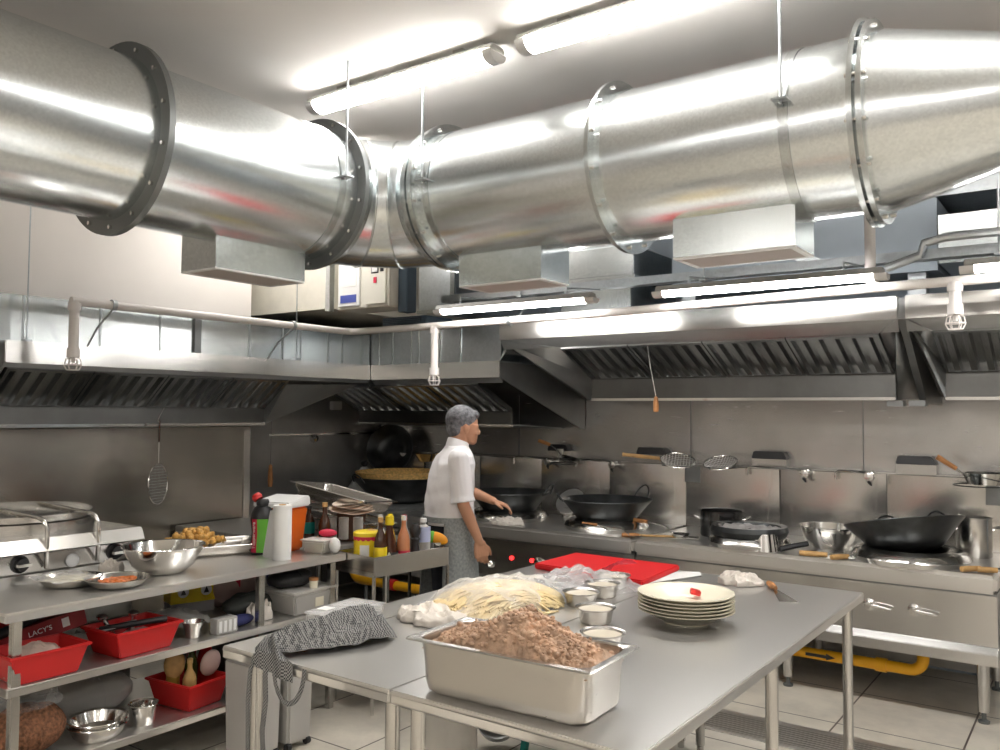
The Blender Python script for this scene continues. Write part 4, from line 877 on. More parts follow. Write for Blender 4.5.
# ------------------------------------------------------------------ things on the left table
def shallow_pan(label, x, y, R, fill, seed, plastic=False):
    t = thing('shallow_pan', label, 'pan', (x, y, TZ + .0005))
    B().lathe([(0, 0), (R * .68, 0), (R * .8, .008), (R * .95, .032), (R * 1.0, .036), (R * 1.0, .039), (R * .93, .036), (R * .78, .011), (R * .66, .004), (0, .004)], 44).build('dish', 'steel_pol', t)
    return t
shallow_pan('shallow steel pan of pale batter under plastic on the left table', -3.85, 2.035, .135, 'batter', 1)
tag(B().grid(lambda u, v: (-3.85 + .112 * u * math.cos(2 * PI * v), 2.035 + .112 * u * math.sin(2 * PI * v), TZ + .026 + .008 * (1 - u) + .006 * fbm(u * 4 * math.cos(2 * PI * v), u * 4 * math.sin(2 * PI * v), 3)), 10, 36).build('pale_batter', 'batter'), 'pale batter filling the nearer shallow steel pan', 'batter', kind='stuff')
B().grid(lambda u, v: (-3.97 + .24 * u, 1.90 + .22 * v, TZ + .04 + .010 * noise.fractal(Vector((u * 4, v * 4, 0)), 1, 2, 3)), 18, 16).build('wrap', 'film', bpy.data.objects['shallow_pan'], loc=None, ang=80)
bpy.data.objects['wrap'].location = (3.85, -2.035, -TZ - .0005)
shallow_pan('shallow steel pan of orange sauce on the left table edge', -3.665, 2.155, .14, 'orange_sauce', 2)
tag(B().grid(lambda u, v: (-3.665 + .075 * u * math.cos(2 * PI * v), 2.155 + .085 * u * math.sin(2 * PI * v), TZ + .010 + .022 * max(0, 1 - 1.2 * u) + .03 * u * u * .6 + .012 * max(0, fbm(u * 4 * math.cos(2 * PI * v), u * 4 * math.sin(2 * PI * v), 5))), 12, 40).build('orange_sauce', 'orange_sauce'), 'chunky orange sauce in the shallow pan by the table edge', 'sauce', kind='stuff')
t = thing('mixing_bowl', 'large polished steel mixing bowl on the left table', 'bowl', (-3.79, 2.465, TZ + .0005))
B().lathe([(0, 0), (.095, 0), (.105, .006), (.145, .04), (.178, .10), (.188, .128), (.196, .131), (.195, .135), (.184, .132), (.172, .10), (.14, .043), (.10, .01), (0, .006)], 56).build('bowl', 'steel_pol', t)
crumple('small white cloth beside the mixing bowl near the griddle', 'wiping_cloth', (-4.03, 2.33, TZ + .0005), .07, .05, .05, 'cloth', 5.2, 16)
gn_pan('sheet_tray', 'shallow steel sheet tray carrying the fried pieces on the left table', 'tray', (-4.12, 2.90, TZ + .0005), math.radians(-24), .17, .34, .06, 'steel_pan', .02)
t = thing('round_platter', 'round steel platter under the fried pieces', 'platter', (-4.135, 2.88, TZ + .052)); B().lathe([(0, 0), (.09, 0), (.155, .014), (.16, .018), (.15, .018), (.09, .005), (0, .005)], 40).build('dish', 'steel_pol', t)
nug = None; rnd = random.Random(3)
for k in range(140):
    if k < 70: r, z = .15 * math.sqrt(rnd.random()), .018
    elif k < 115: r, z = .11 * math.sqrt(rnd.random()), .044
    else: r, z = .06 * math.sqrt(rnd.random()), .068
    a = rnd.random() * 2 * PI; loc = (-4.135 + r * math.cos(a), 2.88 + r * 1.05 * math.sin(a), TZ + .052 + z + rnd.uniform(0, .008))
    rot = (rnd.uniform(0, 6), rnd.uniform(0, 6), rnd.uniform(0, 6))
    if nug is None:
        bm = bmesh.new(); bmesh.ops.create_icosphere(bm, subdivisions=2, radius=.0165)
        for v in bm.verts: v.co = Vector((v.co.x * 1.35, v.co.y, v.co.z * .85)) * (1 + .35 * noise.noise(v.co * 90))
        me = bpy.data.meshes.new('fried_piece'); bm.to_mesh(me); bm.free()
        for p in me.polygons: p.use_smooth = True
        me.materials.append(M['fried']); nug = bpy.data.objects.new('fried_piece', me); COL.objects.link(nug)
        tag(nug, 'golden battered fried piece heaped on the steel platter', 'fried food', 'fried pieces on the platter'); o = nug
    else: o = nug.copy(); COL.objects.link(o)
    o.location = loc; o.rotation_euler = rot; s = rnd.uniform(.75, 1.25); o.scale = (s, s, s)

t = thing('squeeze_bottle', 'black squeeze bottle with red cap and red green label', 'bottle', (-3.87, 3.13, TZ + .0005), math.radians(20))
B().lathe([(0, 0), (.062, 0), (.068, .008), (.066, .05), (.058, .12), (.066, .19), (.062, .225), (.045, .255), (.03, .265), (0, .266)], 36).build('body', 'black', t)
cp = B().lathe([(0, .266), (.034, .266), (.036, .285), (.03, .30), (0, .302)], 24).build('collar', 'black', t)
B().lathe([(0, 0), (.026, 0), (.03, .02), (.022, .035), (0, .038)], 20).xf(Matrix.Translation((-.02, -.01, .298)) @ Matrix.Rotation(-.7, 4, 'Y')).build('cap', 'red', t)
def wrap(rfun, a0, a1, z0, z1, n=14, m=10): return B().grid(lambda u, v: ((rfun(z0 + (z1 - z0) * v)) * math.cos(a0 + (a1 - a0) * u), (rfun(z0 + (z1 - z0) * v)) * math.sin(a0 + (a1 - a0) * u), z0 + (z1 - z0) * v), n, m)
def sq(z):
    P = [(0.008, .068), (.05, .066), (.12, .058), (.19, .066), (.225, .062)]
    for (z0, r0), (z1, r1) in zip(P, P[1:]):
        if z <= z1: return r0 + (r1 - r0) * max(0, (z - z0)) / (z1 - z0) + .0012
    return .0632
wrap(sq, -2.05, -1.50, .012, .195).build('red_label', 'crimson', t); wrap(sq, -1.50, -.55, .012, .195).build('green_label', 'green', t)
lw = math.cos(-1.76), math.sin(-1.76)
text('Tupperware', .030, 'lettering', 'white', t, (lw[0] * .0695, lw[1] * .0695, .105), (PI / 2, -PI / 2, -1.76 + PI / 2))
t = thing('dark_bottle', 'plain black bottle standing right behind the red green squeeze bottle', 'bottle', (-3.86, 3.29, TZ + .0005))
B().lathe([(0, 0), (.05, 0), (.052, .01), (.052, .19), (.03, .24), (.018, .26), (.018, .285), (0, .286)], 28).build('body', 'black', t)
t = thing('paper_roll', 'standing white paper roll with a loose sheet at its side', 'paper roll', (-3.62, 3.06, TZ + .0005))
B().lathe([(.018, 0), (.05, 0), (.05, .29), (.018, .29), (.018, 0)], 36).build('roll', 'paper', t)
B().grid(lambda u, v: (-.046 * math.cos(1.2 * (1 - u)) - .0 - .09 * max(0, u - .3) * (1.25 - v * .9), -.046 * math.sin(1.2 * (1 - u)) * .9 - .04 * max(0, u - .3), .003 + .265 * v * (1 - .04 * u)), 10, 8).build('loose_sheet', 'paper', t)
B().lathe([(.012, .2905), (.018, .2905), (.018, .294), (.012, .294)], 20).build('core', 'wood_pale', t)
t = thing('orange_tub', 'orange plastic tub with white hinged lid behind the paper roll', 'tub', (-3.85, 3.26, TZ + .0005), .25)
B().loft([[(-.085, -.085, 0), (.085, -.085, 0), (.085, .075, 0), (-.085, .075, 0)], [(-.11, -.10, .25), (.11, -.10, .25), (.11, .09, .25), (-.11, .09, .25)]]).build('tub', 'orange', t, bevel=.012)
for k in range(7): B().box(-.08 + k * .024, -.072 + k * .024, -.1, -.092, .03, .2).build('rib', 'orange', t)
B().loft([[(-.125, -.115, .252), (.12, -.115, .252), (.12, .10, .252), (-.125, .10, .252)], [(-.125, -.115, .285), (.12, -.115, .285), (.115, .10, .31), (-.12, .10, .31)]]).build('lid', 'white', t, bevel=.008)
def bottle(label, x, y, z, h, R, body, cap, lab=None, labz=(.15, .5), caph=.1, neck=.35, shape='sauce', caplabel=None, name='sauce_bottle'):
    t = thing(name, label, 'bottle', (x, y, z), 0, 'bottles of sauce')
    nr = R * neck
    if shape == 'sauce': pr_ = [(0, 0), (R * .95, 0), (R, h * .02), (R, h * .5), (R * .8, h * .62), (nr * 1.2, h * .74), (nr, h * .8), (nr, h * (1 - caph)), (0, h * (1 - caph) + .001)]
    elif shape == 'cone': pr_ = [(0, 0), (R * .95, 0), (R, h * .03), (R * .98, h * .25), (R * .6, h * .55), (nr, h * .72), (nr, h * (1 - caph)), (0, h * (1 - caph) + .001)]
    else: pr_ = [(0, 0), (R * .95, 0), (R, h * .02), (R, h * .72), (R * .8, h * .8), (nr, h * .85), (nr, h * (1 - caph)), (0, h * (1 - caph) + .001)]
    B().lathe(pr_, 24).build('body', body, t)
    B().lathe([(0, h * (1 - caph)), (nr * 1.25, h * (1 - caph)), (nr * 1.2, h * .99), (0, h)], 18).build('cap', cap, t)
    if lab: B().lathe([(R + .001, h * labz[0]), (R + .0015, h * labz[0]), (R + .0015, h * labz[1]), (R + .001, h * labz[1])], 24, cap=False).build('label', lab, t)
    return t
bottle('tall dark soy bottle with brown cap beside the orange tub', -3.70, 3.44, TZ + .0005, .27, .036, 'glassb', 'wood_pale')
bottle('dark bottle with orange cap behind the orange tub', -3.97, 3.37, TZ + .0005, .29, .036, 'glassb', 'orange')
bottle('small bottle with teal label behind the soy bottle', -4.1, 3.68, TZ + .0005, .2, .035, 'glassb', 'black', 'teal')
t = thing('takeout_box', 'clear plastic takeout box with pale food at the table end', 'food box', (-3.63, 3.33, TZ + .0005), .2)
B().loft([[(-.06, -.045, 0), (.06, -.045, 0), (.06, .045, 0), (-.06, .045, 0)], [(-.08, -.06, .07), (.08, -.06, .07), (.08, .06, .07), (-.08, .06, .07)]]).build('tub', 'box_clear', t, bevel=.008)
B().box(-.082, .082, -.062, .062, .071, .077).build('lid', 'box_clear', t, bevel=.002)
tag(B().loft([[(-3.63 + s * .055 * math.cos(a), 3.33 + s * .04 * math.sin(a), z) for a in [2 * PI * k / 20 for k in range(20)]] for s, z in ((.9, TZ + .004), (1, TZ + .02), (.9, TZ + .04), (.3, TZ + .05))]).build('pale_food', 'batter'), 'pale food inside the clear takeout box', 'food', kind='stuff')
def packet(label, x, y, z, mat, rz, w=.11, d=.06, h=.045, rot=None, name='sauce_packet'):
    bb = B().grid(lambda u, v: ((u - .5) * w, (v - .5) * d, 0.0), 1, 1)
    bb = B()
    bb.ball((0, 0, h / 2), .5, 16, 10, (w, d, h))
    o = bb.build(name, mat, None, ang=60); o.location = (x, y, z); o.rotation_euler = rot or (0, 0, rz)
    return tag(o, label, 'packet')
packet('red sauce packet at the far end of the left table', -3.64, 3.24 + .17, TZ + .078, 'crimson', .5)
packet('white and red sauce packet leaning on the yellow tin', -3.53, 3.36, TZ + .002, 'white', -.4, .09, .06, .09)
gn_pan('roasting_pan', 'large empty steel roasting pan tilted on the wire racks', 'pan', (-4.06, 3.92, 1.04), 0, .31, .19, .09, 'steel_pan', .02, rot=(math.radians(-6), math.radians(9), math.radians(6)))
for i in range(2):
    t = thing('wire_rack', ['upper', 'lower'][i] + ' wire rack under the tilted roasting pan', 'wire rack', (-4.06, 3.92, .99 - .05 * i), 0, 'wire racks under the roasting pan', (math.radians(-6), math.radians(9), math.radians(6)))
    bb = B().tube([(-.33, -.19, 0), (.31, -.19, 0), (.31, .19, 0), (-.33, .19, 0)], .006, 6, True)
    bb.build('frame', 'steel_pol', t); b2 = B()
    for k in range(20): b2.tube([(-.31 + k * .032, -.19, .004), (-.38 + k * .032, .19, .004)], .0025, 5)
    b2.build('wires', 'steel_pol', t)['kind'] = 'stuff'
B().box(-.30, -.05, -.17, .15, -.075, -.008).build('support_crate', 'steel_dark', t)
t = thing('food_container', 'brown container wrapped in parchment behind the yellow tin', 'container', (-3.85, 3.80, TZ + .0005))
B().lathe([(0, 0), (.085, 0), (.09, .01), (.09, .17), (0, .171)], 28).build('body', plain('brown_card', (.12, .05, .025), .5), t)
for k, (dx, dy) in enumerate(((.04, -.085), (.085, -.04), (-.03, -.09))): B().lathe([(0, .02), (.03, .02), (.03, .15), (0, .151)], 16, (dx * 1.35, dy * 1.35, 0)).build('side_jar', 'box_clear', t)
for k in range(7):
    tag(B().grid(lambda u, v: (-3.85 + (.15 - .006 * k) * u * math.cos(2 * PI * v) * (1 + .08 * math.sin(5 * 2 * PI * v + k)), 3.80 + (.15 - .006 * k) * u * math.sin(2 * PI * v), TZ + .175 + .008 * k + .008 * u * math.sin(3 * 2 * PI * v + k * 1.7)), 8, 30).build('wrapper_sheet', 'parchment'), 'thin pinkish parchment sheet stacked on the brown container', 'paper sheet', 'parchment sheets on the container')

# ------------------------------------------------------------------ condiments on the cart
CZ = .7755
t = thing('yellow_tin', 'yellow tin with a red scalloped rim at the near end of the cart', 'tin', (-3.445, 3.53, CZ), -.9)
R0 = .076
B().lathe([(0, 0), (R0, 0), (R0, .165), (0, .166)], 40).build('body', 'lemon', t)
B().lathe([(0, .166), (R0 + .004, .166), (R0 + .004, .184), (R0 * .9, .192), (0, .193)], 40).build('lid', 'lemon', t)
B().loft([[((R0 + .0015) * math.cos(a), (R0 + .0015) * math.sin(a), .165) for a in [2 * PI * k / 96 for k in range(96)]], [((R0 + .0015) * math.cos(a), (R0 + .0015) * math.sin(a), .150 - .008 * abs(math.sin(a * 8))) for a in [2 * PI * k / 96 for k in range(96)]]], cap=False).build('red_rim', 'crimson', t)
wrap(lambda z: R0 + .001, -.45, .25, .05, .12).build('white_panel', 'white', t); wrap(lambda z: R0 + .001, -2.2, -1.75, .07, .13).build('white_panel', 'white', t)
wrap(lambda z: R0 + .001, -1.5, -1.15, .02, .06).build('brown_mark', 'wood', t)
a0 = math.radians(-7); ex, ey = (math.cos(a0), math.sin(a0)), (-math.sin(a0), math.cos(a0))
def cp_(u, v): return (-3.40 + u * ex[0] + v * ey[0], 3.70 + u * ex[1] + v * ey[1])
def cb(label, u, v, *a, **k): x, y = cp_(u, v); return bottle(label, x, y, CZ, *a, **k)
cb('dark soy bottle with yellow label at the cart corner', .125, -.20, .285, .036, 'glassb', 'wood_pale', 'lemon', (.05, .42))
b_ = cb('dark triangular label bottle with yellow cap on the cart', .112, -.125, .285, .05, plain('amber_glass', (.07, .02, .008), .12), 'lemon', 'black', (.14, .30), .18, .4, 'cone')
x, y = 0.0, 0.0
B().prism([(-.02, .05), (.02, .05), (.0, .09)], -.0525, -.0518, 'y').xf(Matrix.Rotation(.75, 4, 'Z')).build('white_triangle', 'white', b_); B().lathe([(.0508, .012), (.0512, .012), (.0512, .036), (.0508, .036)], 24, cap=False).build('red_band', 'red', b_)
cb('orange chilli sauce bottle with white and red cap on the cart', .125, -.03, .28, .036, plain('chilli_sauce', (.62, .25, .12), .2), 'white', 'crimson', (.04, .30), .1)
t = thing('pepper_mill', 'black turned pepper mill on the cart', 'pepper mill', (*cp_(.135, .05), CZ)); B().lathe([(0, 0), (.032, 0), (.034, .02), (.028, .06), (.022, .10), (.024, .13), (.03, .14), (.022, .15), (.03, .175), (.031, .2), (.02, .225), (0, .23)], 28).build('body', 'black', t)
cb('clear bottle with blue and white label behind the pepper mill', .11, .135, .25, .042, 'box_clear', 'white', plain('pale_blue_label', (.5, .55, .78), .4), (.45, .8), .1, .4, 'jar')
cb('white squeezy bottle at the back of the cart', -.06, -.05, .27, .034, 'white', 'white', None, caph=.14)
cb('bottle with yellow cap standing behind the triangular label bottle', .04, -.06, .285, .034, plain('yellow_sauce', (.75, .5, .08), .25), 'lemon', None, caph=.15)
cb('bottle with red nozzle cap behind the orange sauce bottle', .04, .05, .27, .034, 'box_clear', 'red', None, caph=.12)
cb('black bottle at the far end of the cart', .06, .20, .22, .03, 'black', 'black')
t = thing('round_jar', 'jar with round tan lid behind the yellow tin', 'jar', (*cp_(-.03, -.14), CZ)); B().lathe([(0, 0), (.04, 0), (.042, .15), (0, .151)], 24).build('body', 'box_clear', t); B().lathe([(0, .151), (.043, .151), (.04, .19), (0, .2)], 24).build('lid', 'wood_pale', t)
t = thing('steel_bowl', 'small steel bowl with a spoon at the far end of the cart', 'bowl', (*cp_(.11, .235), CZ)); B().lathe([(0, 0), (.03, 0), (.042, .07), (.045, .10), (.042, .10), (.028, .005), (0, .005)], 28).build('bowl', 'steel_pol', t)
B().tube([(-.02, 0, .02), (.045, .03, .12)], .004, 6).build('spoon', 'steel_pol', t)
o = packet('green and orange snack sachet standing at the far end of the cart', *cp_(.12, .225), CZ + .09, plain('orange_sachet', (.85, .35, .02), .35), .3, .13, .04, .07, (0, .35, .6))
B().ball((-.035, 0, .03), .5, 12, 8, (.06, .042, .072)).build('green_end', 'green', o)

# ------------------------------------------------------------------ things on the shelves of the left table
SM, SB = .5485, .2135
def bin_(label, x, y, z, hx, hy, h, rz=0.0, mat='red'):
    t = thing('plastic_bin', label, 'bin', (x, y, z), rz, 'red plastic bins')
    s = .80; th = .006
    def q(ax, ay, zz): return [(-ax, -ay, zz), (ax, -ay, zz), (ax, ay, zz), (-ax, ay, zz)]
    B().loft([q(hx * s, hy * s, 0), q(hx, hy, h - .012), q(hx + .012, hy + .012, h - .012), q(hx + .012, hy + .012, h), q(hx - th, hy - th, h), q(hx * s - th, hy * s - th, .006)]).build('tub', mat, t, bevel=.004)
    return t
bin_('bright red bin holding a clear food bag at the near shelf end', -3.63, 1.79, SM, .115, .155, .12)
bin_('red bin behind the dark red card box on the middle shelf', -3.98, 1.80, SM, .13, .16, .14)
bin_('red bin with utensils in the middle of the upper shelf', -3.665, 2.235, SM, .13, .16, .12, .05)
bin_('red bin of packets and bottles on the bottom shelf', -3.70, 2.56, SB, .15, .12, .13, .1)
t = thing('food_bag', 'clear bag of pale food lying in the nearest red bin', 'bag', (-3.63, 1.78, SM + .015)); B().grid(lambda u, v: (.085 * math.sin(PI * u / 2) * math.cos(2 * PI * v), .12 * math.sin(PI * u / 2) * math.sin(2 * PI * v), .115 * math.cos(PI * u / 2) ** .7 + .012 * fbm(u * 5, math.cos(2 * PI * v) * 3, math.sin(2 * PI * v) * 3)), 14, 28).build('bag', plain('pale_pink_food', (.55, .42, .36), .35, vary=.2), t)
t = thing('card_box', 'long dark red box with white lettering behind the nearest red bin', 'box', (-3.83, 1.86, SM + .092), 0, None, (0, -.22, math.radians(80)))
B().box(-.22, .22, -.05, .05, 0, .075).build('carton', 'darkred', t, bevel=.002)
text("LACY'S", .031, 'lettering', 'white', t, (.03, -.0508, .04), (PI / 2, 0, 0)); B().box(.12, .15, -.0512, -.0502, .02, .06).build('white_mark', 'white', t)
t = thing('black_rod', 'black tube with ringed end lying in front of the dark red box', 'tube', (-3.72, 1.66, SM + .14), 0); B().tube([(-.05, -.03, 0), (-.16, .38, .07)], .022, 12).build('barrel', 'black', t); B().lathe([(.012, 0), (.022, 0), (.022, .006), (.012, .006)], 16, (-.045, -.055, 0), 'y').build('end_ring', 'white', t)
for k, (lb, pts, mt) in enumerate((('grey bladed utensil with black handle lying across the red bin', [(-3.74, 2.12, SM + .10), (-3.6, 2.24, SM + .13), (-3.56, 2.34, SM + .135)], 'black'), ('shiny spoon poking out of the red utensil bin', [(-3.78, 2.30, SM + .03), (-3.72, 2.27, SM + .15)], 'steel_pol'), ('shiny ladle poking out of the red utensil bin', [(-3.72, 2.2, SM + .03), (-3.76, 2.14, SM + .15)], 'steel_pol'))):
    t = thing('utensil', lb, 'utensil', (0, 0, 0))
    B().tube(pts, .010 if k else .014, 8).build('handle', mt, t)
    if k: B().ball(pts[-1], .03, 14, 8, (1, .8, .5)).build('bowl', 'steel_pol', t)
    else: B().hexa([(-3.80, 2.07, SM + .09), (-3.73, 2.08, SM + .09), (-3.62, 2.24, SM + .125), (-3.68, 2.26, SM + .125)], [(-3.80, 2.07, SM + .093), (-3.73, 2.08, SM + .093), (-3.62, 2.24, SM + .128), (-3.68, 2.26, SM + .128)]).build('blade', 'grey_plastic', t)
t = thing('yellow_box', 'yellow carton with dark round marks at the back of the upper shelf', 'box', (-4.10, 2.83, SM + .06), 0, None, (0, 0, math.radians(75)))
B().box(-.12, .12, -.06, .06, 0, .12).build('carton', 'lemon', t, bevel=.003)
for dx in (-.055, .07): B().lathe([(0, -.0605), (.03, -.0605), (.03, -.062), (0, -.062)], 20, (dx, 0, .06), 'y').build('white_mark', 'white', t); B().prism([(-.015 + dx, .045), (.015 + dx, .045), (dx, .08)], -.0635, -.0625, 'y').build('dark_mark', 'black', t)
B().box(-.12, .12, -.0612, -.0604, .104, .112).build('red_line', 'crimson', t)
B().box(-.12, .12, -.05, .05, -.058, -.0005).build('tray', 'grey_plastic', t)
t = thing('plastic_bag', 'pale pink plastic bag with red print at the back of the upper shelf', 'plastic bag', (-4.05, 3.08, SM)); B().grid(lambda u, v: (.12 * math.sin(PI * u) ** .6 * math.cos(2 * PI * v), .17 * math.sin(PI * u) ** .6 * math.sin(2 * PI * v), .115 - .115 * math.cos(PI * u) + .012 * fbm(u * 6, v * 9)), 16, 32).build('bag', 'pink', t, ang=70)
wrap(lambda z: .124, -.7, -.35, .12, .18).build('red_print', 'crimson', t)
t = thing('plastic_bag', 'clear plastic sheet bag spread behind the utensil bin', 'plastic bag', (0, 0, 0)); B().grid(lambda u, v: (-4.02 + .30 * u, 2.15 + .55 * v, SM + .03 + .06 * math.sin(PI * u) * (.6 + .4 * math.sin(PI * v)) + .03 * fbm(u * 5, v * 7)), 16, 24).build('bag', 'box_clear', t, ang=80)
t = thing('steel_cup', 'dull steel cup on the upper shelf right of the utensil bin', 'cup', (-3.63, 2.53, SM)); B().lathe([(0, 0), (.035, 0), (.04, .03), (.052, .07), (.054, .075), (.05, .075), (.036, .03), (.03, .005), (0, .005)], 28).build('cup', 'steel', t)
t = thing('grater_box', 'small white slatted box on the upper shelf', 'box', (-3.58, 2.67, SM), 0)
B().box(-.03, .03, -.06, .06, 0, .075).build('case', 'grey_plastic', t, bevel=.004)
for k in range(4): B().box(.0305, .034, -.05 + k * .028, -.035 + k * .028, .01, .065).build('slat', 'white', t)
tag(B().ball((-3.62, 2.80, SM + .03), .5, 16, 10, (.07, .16, .058)).build('blue_packet', 'blue'), 'blue packet on the upper shelf beside the table leg', 'packet')
t = thing('dark_bag', 'dark grey bag slumped on the upper shelf behind the blue packet', 'bag', (-3.80, 3.0, SM)); B().grid(lambda u, v: (.09 * math.sin(PI * u) ** .7 * math.cos(2 * PI * v), .17 * math.sin(PI * u) ** .7 * math.sin(2 * PI * v), .055 - .055 * math.cos(PI * u) + .015 * fbm(u * 5, v * 8)), 14, 28).build('bag', plain('charcoal_bag', (.06, .065, .06), .5), t, ang=70)
crumple('white cloth hanging off the upper shelf behind the table leg', 'wiping_cloth', (-3.66, 2.95, SM), .06, .07, .09, 'cloth', 9.1, 18)
t = thing('storage_box', 'translucent plastic storage box at the far end of the upper shelf', 'box', (-3.66, 3.23, SM), 0)
B().loft([[(-.11, -.13, 0), (.11, -.13, 0), (.11, .13, 0), (-.11, .13, 0)], [(-.13, -.155, .115), (.13, -.155, .115), (.13, .155, .115), (-.13, .155, .115)]]).build('tub', 'box_clear', t, bevel=.01)
B().box(-.138, .138, -.163, .163, .116, .128).build('lid', 'box_clear', t, bevel=.004); B().box(.121, .124, .0, .06, .03, .08).build('label_sticker', 'cream', t)
t = thing('black_bag', 'black bag lying on the translucent storage box', 'bag', (-3.70, 3.19, SM + .1285)); B().grid(lambda u, v: (.10 * math.sin(PI * u) ** .6 * math.cos(2 * PI * v), .14 * math.sin(PI * u) ** .6 * math.sin(2 * PI * v), .045 - .045 * math.cos(PI * u) + .006 * fbm(u * 5, v * 8)), 14, 28).build('bag', 'black', t, ang=70)
t = thing('jar', 'small brown lidded jar on the front of the storage box', 'jar', (-3.565, 3.24, SM + .1285)); B().lathe([(0, 0), (.022, 0), (.024, .04), (0, .041)], 18).build('body', 'cream', t); B().lathe([(0, .041), (.026, .041), (.026, .055), (0, .056)], 18).build('lid', 'wood', t)
# bottom shelf
t = thing('spice_bag', 'clear bag of coarse brown spice on the bottom shelf', 'bag', (-3.70, 1.79, SB)); 
def bagshape(sx, sy, h, seed): return lambda u, v: (sx * (math.sin(PI * min(1, u * 1.02)) ** .35) * math.cos(2 * PI * v) * (1 + .05 * fbm(u * 4, v * 6, seed)), sy * (math.sin(PI * min(1, u * 1.02)) ** .35) * math.sin(2 * PI * v), h * u + .01 * fbm(u * 5, v * 8, seed))
B().grid(bagshape(.12, .155, .20, 2), 20, 36).build('filling', 'spice', t, ang=70)
B().grid(lambda u, v: (.11 * (1 - .5 * u) * math.cos(2 * PI * v) + .02 * u * fbm(v * 9, u * 4), .14 * (1 - .3 * u) * math.sin(2 * PI * v), .20 + .09 * u + .02 * fbm(v * 7, u * 5, 3)), 8, 30).build('bag_top', 'film', t, ang=80)
t = thing('plastic_bag', 'clear crumpled bag behind the spice bag on the bottom shelf', 'plastic bag', (-3.95, 2.2, SB)); B().grid(bagshape(.14, .2, .18, 6), 14, 30).build('bag', 'box_clear', t, ang=80)
dish = thing('steel_dish', 'upper of two nested steel dishes on the bottom shelf', 'bowl', (-3.63, 2.06, SB + .022), 0, 'nested steel dishes')
B().lathe([(0, 0), (.085, 0), (.10, .012), (.118, .055), (.126, .06), (.124, .064), (.113, .058), (.095, .014), (0, .005)], 44).build('dish', 'steel_pol', dish)
dup(dish, (-3.632, 2.062, SB), 0, 'lower of two nested steel dishes on the bottom shelf')
t = thing('steel_cup', 'straight steel cup on the bottom shelf beside the nested dishes', 'cup', (-3.62, 2.27, SB)); B().lathe([(0, 0), (.048, 0), (.052, .01), (.062, .085), (.068, .09), (.066, .093), (.058, .086), (.047, .006), (0, .005)], 36).build('cup', 'steel_pol', t)
rnd = random.Random(5)
for k, (lb, dx, dy, h, mt, kind) in enumerate((('green necked bottle poking out of the bottom shelf bin', -.03, .03, .28, plain('olive_glass', (.07, .09, .02), .2), 0), ('pale squeezy bottle in the bottom shelf bin', .05, -.03, .22, plain('tan_bottle', (.55, .36, .14), .4), 0), ('brown bottle in the bottom shelf bin', -.06, -.05, .24, plain('ochre_bottle', (.4, .25, .05), .35), 0))):
    o = bottle(lb, -3.70 + dx, 2.56 + dy, SB + .03, h, .032, mt, mt); o.rotation_euler = (rnd.uniform(-.25, .25), rnd.uniform(-.2, .25), 0)
for k, (lb, dx, dy, mt) in enumerate((('red packet in the bottom shelf bin', .0, .07, 'red'), ('white and red packet at the right of the bottom shelf bin', .08, .05, 'pink'), ('dark red packet leaning in the bottom shelf bin', -.09, .05, 'darkred'), ('tan packet at the left of the bottom shelf bin', -.02, -.08, 'wood_pale'))):
    packet(lb, -3.70 + dx, 2.56 + dy, SB + .13, mt, k, .10, .04, .14, (rnd.uniform(-.3, .3), rnd.uniform(-.3, .3), k * 1.3), name='food_packet')
t = thing('black_crate', 'dark plastic crate at the far end of the bottom shelf', 'crate', (-3.72, 2.98, SB)); B().loft([[(-.15, -.18, 0), (.13, -.18, 0), (.13, .18, 0), (-.15, .18, 0)], [(-.17, -.2, .25), (.15, -.2, .25), (.15, .2, .25), (-.17, .2, .25)]]).build('tub', plain('charcoal_plastic', (.05, .055, .055), .35), t, bevel=.01)

# ------------------------------------------------------------------ floor things
def bin2(label, x0, x1, y0, y1, h):
    t = thing('waste_bin', label, 'waste bin', ((x0 + x1) / 2, (y0 + y1) / 2, 0), 0, 'grey bins in the aisle'); a, b = (x1 - x0) / 2, (y1 - y0) / 2
    B().loft([[(-a * .92, -b * .92, .03), (a * .92, -b * .92, .03), (a * .92, b * .92, .03), (-a * .92, b * .92, .03)], [(-a, -b, h), (a, -b, h), (a, b, h), (-a, b, h)]]).build('body', 'grey_plastic', t, bevel=.012)
    B().box(-a - .006, a + .006, -b - .006, b + .006, h + .0005, h + .03).build('lid', 'grey_plastic', t, bevel=.006)
    for sx in (-1, 1):
        for sy in (-1, 1): B().lathe([(0, -.012), (.018, -.012), (.018, .012), (0, .012)], 14, (sx * a * .75, sy * b * .75, .019), 'y').build('wheel', 'black', t)
    return t
bin2('nearer grey wheeled bin in the aisle below the checked apron', -3.44, -3.24, 2.57, 2.76, .47)
bin2('farther grey wheeled bin in the aisle below the checked apron', -3.43, -3.23, 2.79, 2.95, .47)
t = thing('plastic_jug', 'big translucent plastic jug standing under the centre table', 'jug', (-2.50, 3.10, 0.0005))
B().lathe([(0, 0), (.13, 0), (.14, .02), (.14, .24), (.10, .33), (.04, .37), (.04, .40), (0, .401)], 36).build('body', 'box_clear', t); B().lathe([(0, .402), (.043, .402), (.043, .43), (0, .432)], 20).build('cap', 'unit_white', t)
t = thing('cooking_pot', 'small dark steel pot lying on the floor under the table', 'pot', (-2.50, 3.50, .105), 0, None, (math.radians(60), 0, .6)); B().lathe([(0, 0), (.09, 0), (.10, .02), (.10, .13), (.105, .135), (.095, .13), (.09, .01), (0, .008)], 32).build('body', 'steel_dark', t)
t = thing('teal_stool', 'teal plastic stool under the right prep table', 'stool', (-2.22, 3.62, 0)); B().box(-.13, .13, -.13, .13, .19, .215).build('seat', 'teal', t, bevel=.01)
